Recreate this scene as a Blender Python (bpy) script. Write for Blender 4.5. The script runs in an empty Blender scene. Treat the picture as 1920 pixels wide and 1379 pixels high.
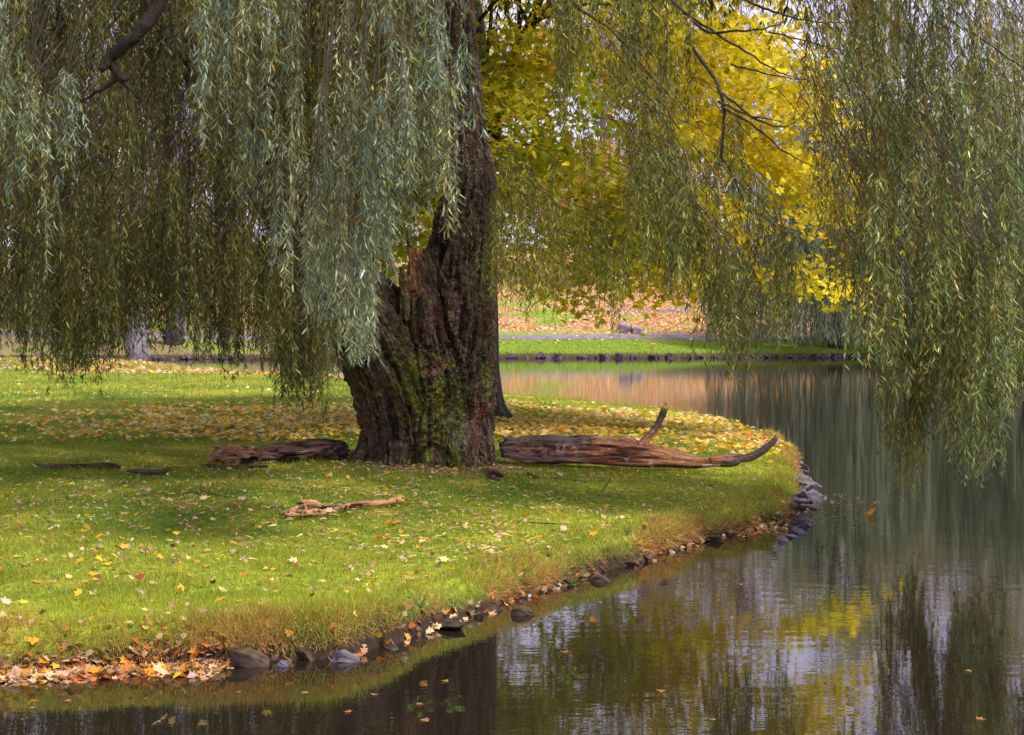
import bpy, bmesh, math, random
import numpy as np
from mathutils import Vector, Matrix

# ------------------------------------------------------------------ camera, sky, sun, exposure
C = bpy.context.scene.collection
SC = bpy.context.scene
H = 2.2            # eye height above the water (metres)
F = 3045.0         # focal length in photo pixels (photo is 1920 wide)
HZ = 600.0         # photo row of the horizon
cam_d = bpy.data.cameras.new('camera')
cam = bpy.data.objects.new('camera', cam_d); C.objects.link(cam)
cam.location = (0, 0, H); cam.rotation_euler = (math.radians(90), 0, 0)
cam_d.sensor_width = 36.0; cam_d.lens = 36.0 * F / 1920.0
cam_d.shift_y = -(689.5 - HZ) / 1920.0
cam_d.clip_start = 0.1; cam_d.clip_end = 3000
SC.camera = cam

SUN_EL, SUN_AZ = math.radians(57), math.radians(122)   # azimuth clockwise from +Y
world = bpy.data.worlds.new('World'); SC.world = world; world.use_nodes = True
wt = world.node_tree; wt.nodes.clear()
wo = wt.nodes.new('ShaderNodeOutputWorld'); bg = wt.nodes.new('ShaderNodeBackground')
sky = wt.nodes.new('ShaderNodeTexSky'); sky.sky_type = 'NISHITA'; sky.sun_disc = False
sky.sun_elevation = SUN_EL; sky.sun_rotation = SUN_AZ
tc = wt.nodes.new('ShaderNodeTexCoord'); mp = wt.nodes.new('ShaderNodeMapping')
mp.inputs['Scale'].default_value = (1, 1, 2.5)
cn = wt.nodes.new('ShaderNodeTexNoise'); cn.inputs['Scale'].default_value = 3.0; cn.inputs['Detail'].default_value = 5
cr = wt.nodes.new('ShaderNodeValToRGB')
cr.color_ramp.elements[0].position = .3; cr.color_ramp.elements[0].color = (5.3, 4.8, 6.5, 1)
cr.color_ramp.elements[1].position = .7; cr.color_ramp.elements[1].color = (8.0, 7.5, 9.2, 1)
mx = wt.nodes.new('ShaderNodeMix'); mx.data_type = 'RGBA'; mx.inputs[0].default_value = .85
wt.links.new(tc.outputs['Generated'], mp.inputs[0]); wt.links.new(mp.outputs[0], cn.inputs['Vector'])
wt.links.new(cn.outputs['Fac'], cr.inputs[0]); wt.links.new(sky.outputs[0], mx.inputs[6])
wt.links.new(cr.outputs[0], mx.inputs[7]); wt.links.new(mx.outputs[2], bg.inputs[0])
wt.links.new(bg.outputs[0], wo.inputs[0]); bg.inputs[1].default_value = 0.10
sun_d = bpy.data.lights.new('sun', 'SUN'); sun_d.energy = 3.6; sun_d.angle = math.radians(6)
sun_d.color = (1.0, .90, .74)
sun = bpy.data.objects.new('sun', sun_d); C.objects.link(sun); sun.location = (0, 0, 60)
sd = Vector((math.sin(SUN_AZ) * math.cos(SUN_EL), math.cos(SUN_AZ) * math.cos(SUN_EL), math.sin(SUN_EL)))
sun.rotation_euler = sd.to_track_quat('Z', 'Y').to_euler()
SC.view_settings.view_transform = 'Standard'; SC.view_settings.look = 'None'
SC.view_settings.exposure = 0.7; SC.view_settings.gamma = 1.0; SC.view_settings.use_curve_mapping = False

rng = np.random.default_rng(7)
U = lambda a, b, n=None: rng.uniform(a, b, n)

# ------------------------------------------------------------------ helpers
def W(px, py, D):
    px, py, D = np.asarray(px, float), np.asarray(py, float), np.asarray(D, float)
    return np.stack(np.broadcast_arrays((px - 960) / F * D, D, H - (py - HZ) / F * D), -1)

def _h(i, j, k, s):
    n = (i * 73856093) ^ (j * 19349663) ^ (k * 83492791) ^ (s * 2654435761 & 0x7fffffff)
    n = n & 0xffffffff
    n = ((n >> 13) ^ n) & 0xffffffff
    n = (n * ((n * n * 15731 + 789221) & 0xffffffff) + 1376312589) & 0x7fffffff
    return n / 2147483647.0
def vn(P, s=0):
    P = np.asarray(P, float); I = np.floor(P).astype(np.int64); f = P - I; f = f * f * (3 - 2 * f)
    r = 0
    for a in (0, 1):
        for b in (0, 1):
            for c in (0, 1):
                w = (f[:, 0] if a else 1 - f[:, 0]) * (f[:, 1] if b else 1 - f[:, 1]) * (f[:, 2] if c else 1 - f[:, 2])
                r = r + w * _h(I[:, 0] + a, I[:, 1] + b, I[:, 2] + c, s)
    return r
def fbm(P, o=4, s=0):
    P = np.asarray(P, float); r = 0; a = .5; t = 0
    for i in range(o):
        r = r + a * vn(P * 2 ** i, s + i); t += a; a *= .5
    return r / t
def sm(x, a=0., b=1.):
    t = np.clip((x - a) / (b - a), 0, 1); return t * t * (3 - 2 * t)
def mixc(a, b, t):
    t = np.asarray(t)[..., None]; return np.asarray(a) * (1 - t) + np.asarray(b) * t
def xyz(x, y, z=0):
    return np.stack(np.broadcast_arrays(x, y, z), -1).astype(float)

def make_mesh(name, V, faces, col=None, smooth=True, extra=None):
    V = np.asarray(V, np.float32).reshape(-1, 3)
    if isinstance(faces, np.ndarray): faces = [faces]
    faces = [np.asarray(f, np.int32) for f in faces if len(f)]
    me = bpy.data.meshes.new(name)
    me.vertices.add(len(V)); me.vertices.foreach_set('co', V.ravel())
    nl = sum(f.size for f in faces); npg = sum(len(f) for f in faces)
    me.loops.add(nl); me.loops.foreach_set('vertex_index', np.concatenate([f.ravel() for f in faces]))
    me.polygons.add(npg)
    tot = np.concatenate([np.full(len(f), f.shape[1], np.int32) for f in faces])
    st = np.concatenate([[0], np.cumsum(tot)[:-1]]).astype(np.int32)
    me.polygons.foreach_set('loop_start', st); me.polygons.foreach_set('loop_total', tot)
    me.polygons.foreach_set('use_smooth', np.full(npg, smooth))
    me.update(calc_edges=True)
    if col is not None:
        c = np.ones((len(V), 4), np.float32); c[:, :3] = np.clip(col, 0, 1)
        a = me.attributes.new('col', 'FLOAT_COLOR', 'POINT'); a.data.foreach_set('color', c.ravel())
    if extra is not None:
        a = me.attributes.new('flow', 'FLOAT_VECTOR', 'POINT'); a.data.foreach_set('vector', np.asarray(extra, np.float32).ravel())
    return me
def obj(name, me, mat=None, parent=None):
    o = bpy.data.objects.new(name, me); C.objects.link(o)
    if mat is not None:
        me.materials.clear(); me.materials.append(mat)
    if parent is not None: o.parent = parent
    return o
def tag(o, label=None, cat=None, group=None, kind=None):
    if label: o['label'] = label
    if cat: o['category'] = cat
    if group: o['group'] = group
    if kind: o['kind'] = kind
    return o
def empty(name, loc, label=None, cat=None, group=None):
    o = bpy.data.objects.new(name, None); C.objects.link(o); o.location = loc
    return tag(o, label, cat, group)
def keep(ob, root):           # parent a mesh whose vertices are world coordinates under a thing at its base
    ob.parent = root; ob.location = -root.location; return ob
def copy_tree(o, parent=None):
    c = o.copy(); C.objects.link(c); c.parent = parent
    for ch in o.children: copy_tree(ch, c)
    return c

def tube(path, rad, n=16, cap=True):
    path = np.asarray(path, float); K = len(path); rad = np.broadcast_to(rad, (K,))
    T = np.gradient(path, axis=0); T /= np.linalg.norm(T, axis=1)[:, None] + 1e-9
    up = np.array([0, 1., 0]) if abs(T[0, 1]) < .9 else np.array([1., 0, 0])
    A = np.zeros_like(T); a = up
    for i in range(K):
        a = a - T[i] * a.dot(T[i]); a = a / np.linalg.norm(a); A[i] = a
    B = np.cross(T, A)
    th = np.arange(n) / n * 2 * np.pi
    V = path[:, None] + rad[:, None, None] * (np.cos(th)[None, :, None] * A[:, None] + np.sin(th)[None, :, None] * B[:, None])
    i = np.arange(K - 1)[:, None] * n; j = np.arange(n)[None]
    Fq = np.stack([i + j, i + (j + 1) % n, i + n + (j + 1) % n, i + n + j], -1).reshape(-1, 4)
    V = V.reshape(-1, 3)
    if cap:
        V = np.vstack([V, path[0], path[-1]]); c0 = len(V) - 2; c1 = c0 + 1
        jj = np.arange(n); e = (K - 1) * n
        F3 = np.vstack([np.stack([jj * 0 + c0, (jj + 1) % n, jj], -1), np.stack([jj * 0 + c1, e + jj, e + (jj + 1) % n], -1)])
        return V, Fq, F3
    return V, Fq, np.zeros((0, 3), int)
def join(parts):              # parts: (V, F4, F3)
    Vs, Q, T = [], [], []; n = 0
    for V, q, t in parts:
        Vs.append(V); Q.append(q + n); T.append(t + n); n += len(V)
    return np.vstack(Vs), np.vstack(Q), np.vstack(T)
def thin_tubes(PP, r0, r1, n=3):   # PP (S,K,3) many thin tubes at once
    S, K, _ = PP.shape
    t = np.linspace(0, 1, K)[None, :]
    r = (np.asarray(r0).reshape(-1, 1) * (1 - t) + np.asarray(r1).reshape(-1, 1) * t)
    T = np.gradient(PP, axis=1); T /= np.linalg.norm(T, axis=2, keepdims=True) + 1e-9
    ref = np.where(np.abs(T[..., 2:3]) > .8, np.array([1., 0, 0]), np.array([0, 0, 1.]))
    A = np.cross(T, ref); A /= np.linalg.norm(A, axis=2, keepdims=True) + 1e-9; B = np.cross(T, A)
    th = np.arange(n) / n * 2 * np.pi
    V = PP[:, :, None] + r[:, :, None, None] * (np.cos(th)[:, None] * A[:, :, None] + np.sin(th)[:, None] * B[:, :, None])
    s = np.arange(S)[:, None, None] * K * n; i = np.arange(K - 1)[None, :, None] * n; j = np.arange(n)[None, None]
    Fq = np.stack([s + i + j, s + i + (j + 1) % n, s + i + n + (j + 1) % n, s + i + n + j], -1).reshape(-1, 4)
    return V.reshape(-1, 3), Fq
def catmull(pts, m=6):
    P = np.asarray(pts, float); P = np.vstack([2 * P[0] - P[1], P, 2 * P[-1] - P[-2]]); out = []
    for i in range(1, len(P) - 2):
        for k in range(m):
            t = k / m
            out.append(.5 * (2 * P[i] + (P[i+1] - P[i-1]) * t + (2*P[i-1] - 5*P[i] + 4*P[i+1] - P[i+2]) * t*t + (3*P[i] - P[i-1] - 3*P[i+1] + P[i+2]) * t**3))
    out.append(P[-2]); return np.array(out)

def instance(T, TF, pos, a, b, scale, wid=None, col=None):
    # T template (k,3): along a, across b, normal c ; scale = length, wid = width factor
    a = a / (np.linalg.norm(a, axis=1, keepdims=True) + 1e-9)
    b = b - a * (a * b).sum(1, keepdims=True); b = b / (np.linalg.norm(b, axis=1, keepdims=True) + 1e-9)
    c = np.cross(a, b)
    scale = np.broadcast_to(scale, (len(pos),)); wid = scale if wid is None else np.broadcast_to(wid, (len(pos),))
    V = pos[:, None] + (T[None, :, 0, None] * a[:, None] + T[None, :, 2, None] * c[:, None]) * scale[:, None, None] + T[None, :, 1, None] * b[:, None] * wid[:, None, None]
    k = len(T)
    Fs = (TF[None] + (np.arange(len(pos)) * k)[:, None, None]).reshape(-1, TF.shape[1])
    cc = None if col is None else np.repeat(col, k, axis=0)
    return V.reshape(-1, 3), Fs, cc
WL = np.array([(0, 0, 0), (.3, -.5, .02), (.3, .5, .02), (.68, -.36, -.03), (.68, .36, -.03), (1, 0, -.14)])
WLF = np.array([(0, 1, 2), (1, 3, 2), (2, 3, 4), (3, 5, 4)])
ML = np.array([(0, 0, 0), (.18, -.30, .03), (.22, -.62, .10), (.45, -.36, .02), (.78, -.50, .10), (.70, -.22, 0), (1.05, 0, -.08),
               (.70, .22, 0), (.78, .50, .10), (.45, .36, .02), (.22, .62, .10), (.18, .30, .03)])
MLF = np.array([(0, 1, 3), (1, 2, 3), (0, 3, 5), (3, 4, 5), (0, 5, 7), (5, 6, 7), (0, 7, 9), (7, 8, 9), (0, 9, 11), (9, 10, 11)])
BL = np.array([(0, -.5, 0), (0, .5, 0), (.5, .36, .06), (.5, -.36, .06), (1, 0, .25)])   # grass blade
BLF = np.array([(0, 1, 2), (0, 2, 3), (3, 2, 4)])
QL = np.array([(0, 0, 0), (.45, -.5, .05), (1, 0, -.05), (.45, .5, .05)]); QLF = np.array([(0, 1, 2), (0, 2, 3)])

# ------------------------------------------------------------------ materials
def new_mat(name):
    m = bpy.data.materials.new(name); m.use_nodes = True; nt = m.node_tree
    return m, nt, nt.nodes['Principled BSDF'], nt.nodes['Material Output']
def leaf_mat(name, rough=.45, trans=.35, spec=.4, tint=(1, 1, 1)):
    m, nt, p, out = new_mat(name); N, L = nt.nodes, nt.links
    at = N.new('ShaderNodeAttribute'); at.attribute_name = 'col'
    L.new(at.outputs['Color'], p.inputs['Base Color'])
    p.inputs['Roughness'].default_value = rough; p.inputs['Specular IOR Level'].default_value = spec
    if trans > 0:
        t = N.new('ShaderNodeBsdfTranslucent'); g = N.new('ShaderNodeMix'); g.data_type = 'RGBA'; g.blend_type = 'MULTIPLY'
        g.inputs[0].default_value = 1; g.inputs[7].default_value = (1.4, 1.4, .7, 1)
        L.new(at.outputs['Color'], g.inputs[6]); L.new(g.outputs[2], t.inputs[0])
        ms = N.new('ShaderNodeMixShader'); ms.inputs[0].default_value = trans
        L.new(p.outputs[0], ms.inputs[1]); L.new(t.outputs[0], ms.inputs[2]); L.new(ms.outputs[0], out.inputs[0])
    return m
def bark_mat(name, scale=9, strength=.6, rough=.85, dark=.35, stretch=.2, crack=1.2):
    m, nt, p, out = new_mat(name); N, L = nt.nodes, nt.links
    at = N.new('ShaderNodeAttribute'); at.attribute_name = 'col'
    fl = N.new('ShaderNodeAttribute'); fl.attribute_name = 'flow'
    mp = N.new('ShaderNodeMapping'); mp.inputs['Scale'].default_value = (1, 1, stretch)
    n1 = N.new('ShaderNodeTexNoise'); n1.inputs['Scale'].default_value = scale; n1.inputs['Detail'].default_value = 7; n1.inputs['Roughness'].default_value = .7
    v = N.new('ShaderNodeTexVoronoi'); v.feature = 'DISTANCE_TO_EDGE'; v.inputs['Scale'].default_value = scale * 1.6
    L.new(fl.outputs['Vector'], mp.inputs[0]); L.new(mp.outputs[0], n1.inputs['Vector'])
    gp = N.new('ShaderNodeNewGeometry'); nw = N.new('ShaderNodeTexNoise'); nw.inputs['Scale'].default_value = 7; nw.inputs['Detail'].default_value = 4
    L.new(gp.outputs['Position'], nw.inputs['Vector']); va = N.new('ShaderNodeVectorMath'); va.operation = 'MULTIPLY_ADD'; va.inputs[1].default_value = (.14, .14, .10)
    L.new(nw.outputs['Color'], va.inputs[0]); L.new(mp.outputs[0], va.inputs[2]); L.new(va.outputs[0], v.inputs['Vector'])
    ad = N.new('ShaderNodeMath'); ad.operation = 'MULTIPLY_ADD'; ad.inputs[1].default_value = crack
    L.new(v.outputs['Distance'], ad.inputs[0]); L.new(n1.outputs['Fac'], ad.inputs[2])
    b = N.new('ShaderNodeBump'); b.inputs['Strength'].default_value = strength; b.inputs['Distance'].default_value = .05
    L.new(ad.outputs[0], b.inputs['Height']); L.new(b.outputs[0], p.inputs['Normal'])
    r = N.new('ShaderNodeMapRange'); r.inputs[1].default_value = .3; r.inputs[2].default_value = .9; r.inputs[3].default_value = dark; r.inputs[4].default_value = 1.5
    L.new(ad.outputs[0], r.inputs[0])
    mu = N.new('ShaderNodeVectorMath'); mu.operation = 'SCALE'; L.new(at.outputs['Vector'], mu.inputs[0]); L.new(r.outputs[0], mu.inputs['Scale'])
    L.new(mu.outputs[0], p.inputs['Base Color']); p.inputs['Roughness'].default_value = rough; p.inputs['Specular IOR Level'].default_value = .25
    return m
def stone_mat(name, c0, c1, scale=6):
    m, nt, p, out = new_mat(name); N, L = nt.nodes, nt.links
    t = N.new('ShaderNodeTexCoord'); n = N.new('ShaderNodeTexNoise'); n.inputs['Scale'].default_value = scale; n.inputs['Detail'].default_value = 8
    r = N.new('ShaderNodeValToRGB'); r.color_ramp.elements[0].position = .35; r.color_ramp.elements[1].position = .7
    r.color_ramp.elements[0].color = (*c0, 1); r.color_ramp.elements[1].color = (*c1, 1)
    L.new(t.outputs['Object'], n.inputs['Vector']); L.new(n.outputs['Fac'], r.inputs[0]); L.new(r.outputs[0], p.inputs['Base Color'])
    b = N.new('ShaderNodeBump'); b.inputs['Strength'].default_value = .5; b.inputs['Distance'].default_value = .02
    L.new(n.outputs['Fac'], b.inputs['Height']); L.new(b.outputs[0], p.inputs['Normal']); p.inputs['Roughness'].default_value = .75; p.inputs['Specular IOR Level'].default_value = .25
    return m
M_leaf = leaf_mat('willow_leaf', .42, .4, .5)
M_twig = leaf_mat('twig_bark', .7, 0, .2)
M_maple = leaf_mat('maple_leaf', .5, .45, .25)
M_far = leaf_mat('distant_foliage', .7, .3, .1)
M_grass = leaf_mat('grass_blade', .55, .35, .25)
M_litter = leaf_mat('fallen_leaf', .6, .25, .25)
M_bark = bark_mat('willow_bark', 11, 1.0, .85, .12, .2, 2.2)
M_bark2 = bark_mat('tree_bark', 7, .6)
M_log = bark_mat('weathered_wood', 16, .9, .75, .3, .12, .35)
M_stone = stone_mat('grey_brown_rock', (.016, .010, .007), (.11, .072, .05), 9)
M_slate = stone_mat('purple_slate', (.04, .036, .048), (.19, .165, .205), 8)
M_farstone = stone_mat('bank_stone', (.03, .022, .024), (.15, .11, .12), 5)
M_boulder = stone_mat('mauve_boulder', (.16, .13, .16), (.36, .30, .36), 4)
M_asphalt = stone_mat('path_asphalt', (.16, .13, .20), (.24, .20, .29), 1.2)

def ground_mat():
    m, nt, p, out = new_mat('ground_cover'); N, L = nt.nodes, nt.links
    at = N.new('ShaderNodeAttribute'); at.attribute_name = 'col'
    g = N.new('ShaderNodeNewGeometry'); n = N.new('ShaderNodeTexNoise'); n.inputs['Scale'].default_value = 14; n.inputs['Detail'].default_value = 8
    L.new(g.outputs['Position'], n.inputs['Vector'])
    r = N.new('ShaderNodeMapRange'); r.inputs[1].default_value = .3; r.inputs[2].default_value = .7; r.inputs[3].default_value = .6; r.inputs[4].default_value = 1.4
    L.new(n.outputs['Fac'], r.inputs[0]); mu = N.new('ShaderNodeVectorMath'); mu.operation = 'SCALE'
    L.new(at.outputs['Vector'], mu.inputs[0]); L.new(r.outputs[0], mu.inputs['Scale']); L.new(mu.outputs[0], p.inputs['Base Color'])
    b = N.new('ShaderNodeBump'); b.inputs['Strength'].default_value = .5; b.inputs['Distance'].default_value = .03
    L.new(n.outputs['Fac'], b.inputs['Height']); L.new(b.outputs[0], p.inputs['Normal'])
    p.inputs['Roughness'].default_value = .9; p.inputs['Specular IOR Level'].default_value = .1
    return m
def water_mat():
    m, nt, p, out = new_mat('pond_water'); N, L = nt.nodes, nt.links
    N.remove(p)
    df = N.new('ShaderNodeBsdfDiffuse'); df.inputs[0].default_value = (.014, .011, .008, 1)
    gl = N.new('ShaderNodeBsdfGlossy'); gl.inputs['Roughness'].default_value = .018; gl.inputs[0].default_value = (.97, .96, 1, 1)
    fr = N.new('ShaderNodeFresnel'); fr.inputs[0].default_value = 2.4
    ms = N.new('ShaderNodeMixShader')
    g = N.new('ShaderNodeNewGeometry'); mp = N.new('ShaderNodeMapping'); mp.inputs['Scale'].default_value = (.5, 1.3, 1)
    n1 = N.new('ShaderNodeTexNoise'); n1.inputs['Scale'].default_value = 5.0; n1.inputs['Detail'].default_value = 3
    n2 = N.new('ShaderNodeTexNoise'); n2.inputs['Scale'].default_value = .9; n2.inputs['Detail'].default_value = 2
    L.new(g.outputs['Position'], mp.inputs[0]); L.new(mp.outputs[0], n1.inputs['Vector']); L.new(mp.outputs[0], n2.inputs['Vector'])
    ad = N.new('ShaderNodeMath'); ad.operation = 'MULTIPLY_ADD'; ad.inputs[1].default_value = 1.5
    L.new(n2.outputs['Fac'], ad.inputs[0]); L.new(n1.outputs['Fac'], ad.inputs[2])
    b = N.new('ShaderNodeBump'); b.inputs['Strength'].default_value = 1.0; b.inputs['Distance'].default_value = .0010
    L.new(ad.outputs[0], b.inputs['Height']); L.new(b.outputs[0], gl.inputs['Normal'])
    L.new(fr.outputs[0], ms.inputs[0]); L.new(df.outputs[0], ms.inputs[1]); L.new(gl.outputs[0], ms.inputs[2]); L.new(ms.outputs[0], out.inputs[0])
    return m

# ------------------------------------------------------------------ terrain
def wp(px, py, z=0.0):
    D = (H - z) * F / (py - HZ); return ((px - 960) / F * D, D)
PEN = [(-60, 9.4), (-12, 9.6), wp(-250, 1280), wp(0, 1272), wp(110, 1268), wp(250, 1256), wp(400, 1250), wp(520, 1243), wp(640, 1236), wp(760, 1205), wp(850, 1172), wp(930, 1150),
       wp(1010, 1120), wp(1080, 1095), wp(1160, 1068), wp(1250, 1040), wp(1340, 1012), wp(1430, 996), wp(1490, 975), wp(1515, 945), wp(1518, 915), wp(1508, 885), wp(1490, 855), wp(1462, 830),
       wp(1437, 802, .3), wp(1385, 783, .3), wp(1320, 772, .3), wp(1250, 764, .3), wp(1180, 757, .3), wp(1100, 747, .3), wp(1020, 741, .3), wp(940, 733, .3), wp(800, 717, .3), wp(640, 702, .3), wp(520, 697, .3),
       wp(430, 694, .3), wp(370, 688, .3), wp(310, 680, .3), wp(240, 674, .3), wp(120, 673, .3), wp(0, 673, .3), wp(-300, 673, .3), (-110, 74)]
PEN = np.array(PEN, float)
rg = np.random.default_rng(3)
# break the outline up a little
fine = []
for i in range(len(PEN)):
    a, b = PEN[i], PEN[(i + 1) % len(PEN)]
    L_ = np.linalg.norm(b - a); n = max(1, min(8, int(L_ / .35))) if a[1] < 45 and abs(a[0]) < 8 else 1
    nr = np.array([-(b - a)[1], (b - a)[0]]) / (L_ + 1e-9)
    for k in range(n):
        fine.append(a + (b - a) * k / n + nr * (rg.uniform(-.09, .09) if k else rg.uniform(-.03, .03)))
PEN = np.array(fine)
FARX = np.array([-400, -60, -30, -12, 0, 10, 22, 35, 60, 400]); FARY = np.array([92, 91, 88.5, 90, 92.5, 93, 93.5, 92, 91, 92])
def sdist(X, Y, P=PEN):
    q = np.stack([X, Y], -1); best = np.full(len(q), 1e9); ins = np.zeros(len(q), bool)
    for i in range(len(P)):
        a, b = P[i], P[(i + 1) % len(P)]; ab = b - a
        t = np.clip(((q - a) @ ab) / (ab @ ab), 0, 1); d = np.linalg.norm(q - a - t[:, None] * ab, axis=1); best = np.minimum(best, d)
        if a[1] != b[1]:
            c = ((a[1] > Y) != (b[1] > Y)) & (X < (b[0] - a[0]) * (Y - a[1]) / (b[1] - a[1]) + a[0]); ins ^= c
    return np.where(ins, best, -best)
def height(X, Y, full=False):
    X, Y = np.asarray(X, float).ravel(), np.asarray(Y, float).ravel()
    d = sdist(X, Y)
    P = xyz(X, Y)
    nz = fbm(P * .5, 3, 5) - .5; nf = fbm(P * 3.1, 3, 9) - .5
    steep = .16 + .25 * vn(P * .9, 31)
    zp = -.08 + .33 * sm(d, -.03, steep) + .20 * sm(d, .1, 5) + .08 * nz * sm(d, 0, 2) + .06 * nf * sm(d, -.1, .3)
    zo = -.08 - .5 * sm(-d, 0, 2.5) + .03 * nf
    z = np.where(d > -.03, zp, zo)
    wob = np.interp(Y, [60, 150], [0, 0]) + (vn(P * .15, 77) - .5) * 1.2
    e = Y - np.interp(X, FARX, FARY) + wob
    zf = -.3 + .56 * sm(e, -.5, .9) + np.interp(e, [.9, 8, 12, 58, 110, 300], [0, .86, 1.3, 7.5, 11, 16]) + (.3 * nz + .06 * nf) * sm(e, 0, 20)
    z = np.where(e > -.5, np.maximum(z, zf), z)
    c = 1.2 - Y + .4 * np.sin(X * .4)
    zc = -.5 + 1.1 * sm(c, -.6, 1.2)
    z = np.maximum(z, np.where(c > -.6, zc, -9))
    return (z, d, e, nz, nf) if full else z
def hz(x, y): return float(height([x], [y])[0])

us = np.concatenate([-np.geomspace(4, .46, 26), np.linspace(-.44, .44, 440), np.geomspace(.46, 4, 26)])
Ds = np.concatenate([-np.geomspace(60, .5, 14), np.linspace(0, 8.5, 24), np.geomspace(8.6, 130, 640), np.geomspace(134, 700, 60)])
UU, DD = np.meshgrid(us, Ds); GX = (UU * np.sqrt(DD ** 2 + 36)).ravel(); GY = DD.ravel()
gz, gd, ge, gnz, gnf = height(GX, GY, True)
P2 = xyz(GX, GY)
c_green = np.array([.13, .20, .022]); c_dry = np.array([.36, .22, .07]); c_soil = np.array([.035, .024, .017]); c_litter = np.array([.46, .27, .19])
def lawn_col(P, d, e):
    n = fbm(P * .7, 3, 41); n2 = fbm(P * 2.5, 3, 44)
    g = mixc((.12, .19, .022), (.24, .28, .034), sm(n, .3, .7))
    g = mixc(g, (.36, .33, .05), sm(n2, .55, .8) * .6)
    g = mixc(g, (.31, .36, .035), sm(2.6 - d, .2, 2.2) * .6 * (d > -.5) * (e < -1))
    g = mixc(g, (.16, .11, .06), sm(1.5 - np.hypot(P[:, 0] + 1.0, (P[:, 1] - 19.9) * .8) + (n2 - .5), 0, .7) * .8)
    g = mixc(g, c_dry, sm(.9 * (.5 - d) + 1.8 * (n2 - .45), .2, .9) * (d > -.5) * .85 * (e < -1))
    return g
gc = lawn_col(P2, gd, ge)
gc = mixc(gc, c_soil, sm(.30 - gd, 0, .22) * (ge < -.6))
gc = mixc(gc, c_soil, (gz < .06) * 1.)
far_l = mixc((.17, .25, .025), c_litter, sm(ge + 6 * (fbm(P2 * .12, 3, 51) - .5) + .22 * (GX - 10), 5.5, 13) * sm(fbm(P2 * .35, 3, 55) + .012 * (GX + 5), .35, .55))
far_l = mixc(far_l, (.21, .15, .09), sm(-GX, 6, 11) * sm(fbm(P2 * .4, 2, 91) + .2, .3, .6) * .9)
far_l = mixc(far_l, (.05, .038, .028), sm(1.2 - ge, 0, .6))
gc = np.where((ge > -.6)[:, None], far_l, gc)
gc = mixc(gc, c_litter * .9, sm(fbm(P2 * .3, 2, 60), .35, .6) * sm(GY, 52, 62) * (ge < -.6) * (gz > .1) * .8)
nu, nd = len(us), len(Ds)
ii, jj = np.meshgrid(np.arange(nd - 1), np.arange(nu - 1), indexing='ij'); b0 = ii * nu + jj
GF = np.stack([b0, b0 + 1, b0 + nu + 1, b0 + nu], -1).reshape(-1, 4)
g = obj('ground', make_mesh('ground', xyz(GX, GY, gz), GF, gc), ground_mat()); tag(g, kind='structure')
wv = np.array([(-300, -3, 0), (300, -3, 0), (300, 112, 0), (-300, 112, 0)], float)
w = obj('water', make_mesh('water', wv, np.array([[0, 1, 2, 3]]), smooth=False), water_mat()); tag(w, kind='structure')
def ribbon(pts, wd, off=.07):
    c = catmull(pts, 14); T = np.gradient(c, axis=0); T /= np.linalg.norm(T, axis=1)[:, None]; Nn = np.stack([-T[:, 1], T[:, 0]], -1)
    rows = []
    for k in np.linspace(-.5, .5, 5):
        q = c + Nn * wd * k; rows.append(xyz(q[:, 0], q[:, 1], height(q[:, 0], q[:, 1]) + off * (1 if abs(k) < .5 else .2)))
    V = np.stack(rows, 1); K = len(c); a, b = np.meshgrid(np.arange(K - 1), np.arange(4), indexing='ij'); i = a * 5 + b
    return V.reshape(-1, 3), np.stack([i, i + 1, i + 6, i + 5], -1).reshape(-1, 4)
v, f = ribbon([(-70, 99), (-30, 98.2), (-12, 98.5), (0, 100.2), (12, 100.8), (30, 101), (60, 99), (110, 97)], 2.2)
tag(obj('path', make_mesh('path', v, f), M_asphalt), kind='structure')
v, f = ribbon([(4.5, 113), (8, 114.5), (12, 114), (18, 117), (28, 124), (45, 130)], 1.7)
tag(obj('path', make_mesh('path', v, f), M_asphalt), kind='structure')

# ------------------------------------------------------------------ grass (nobody could count it)
def screen_points(n, y0, y1, ulim=.40):
    u = U(-ulim, ulim, n); inv = U(1 / y1, 1 / y0, n); Y = 1 / inv; return u * Y, Y
def grass():
    X, Y = screen_points(640000, 9.3, 88)
    z, d, e, nz, nf = height(X, Y, True); k = (d > .04) & (z > .08) & (e < -1) & (U(0, 1, len(X)) > .75 * sm(1.5 - np.hypot(X + 1.0, (Y - 19.9) * .8), 0, .6)); X, Y, z, d, e = X[k], Y[k], z[k], d[k], e[k]; n = len(X)
    P = xyz(X, Y, z - .01)
    col = lawn_col(P * [1, 1, 0], d, e) * U(.75, 1.45, (n, 1)); col = mixc(col, (.42, .34, .10), (U(0, 1, n) < .07) * .7)
    ln = (.028 + .0011 * Y) * U(.6, 1.5, n) * (1 + .5 * (vn(P * 1.7, 90) > .62)); ed = sm(.6 - d, 0, .5); ln *= 1 + 1.0 * ed
    a = np.stack([rng.normal(0, .45, n), rng.normal(-.05, .45, n), np.ones(n)], 1)
    b = np.stack([rng.normal(0, 1, n), rng.normal(0, .5, n), np.zeros(n)], 1)
    V, Fs, cc = instance(BL, BLF, P, a, b, ln, (.0036 * (.3 + Y / 14)) * U(.7, 1.3, n), col)
    return V, Fs, cc
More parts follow.
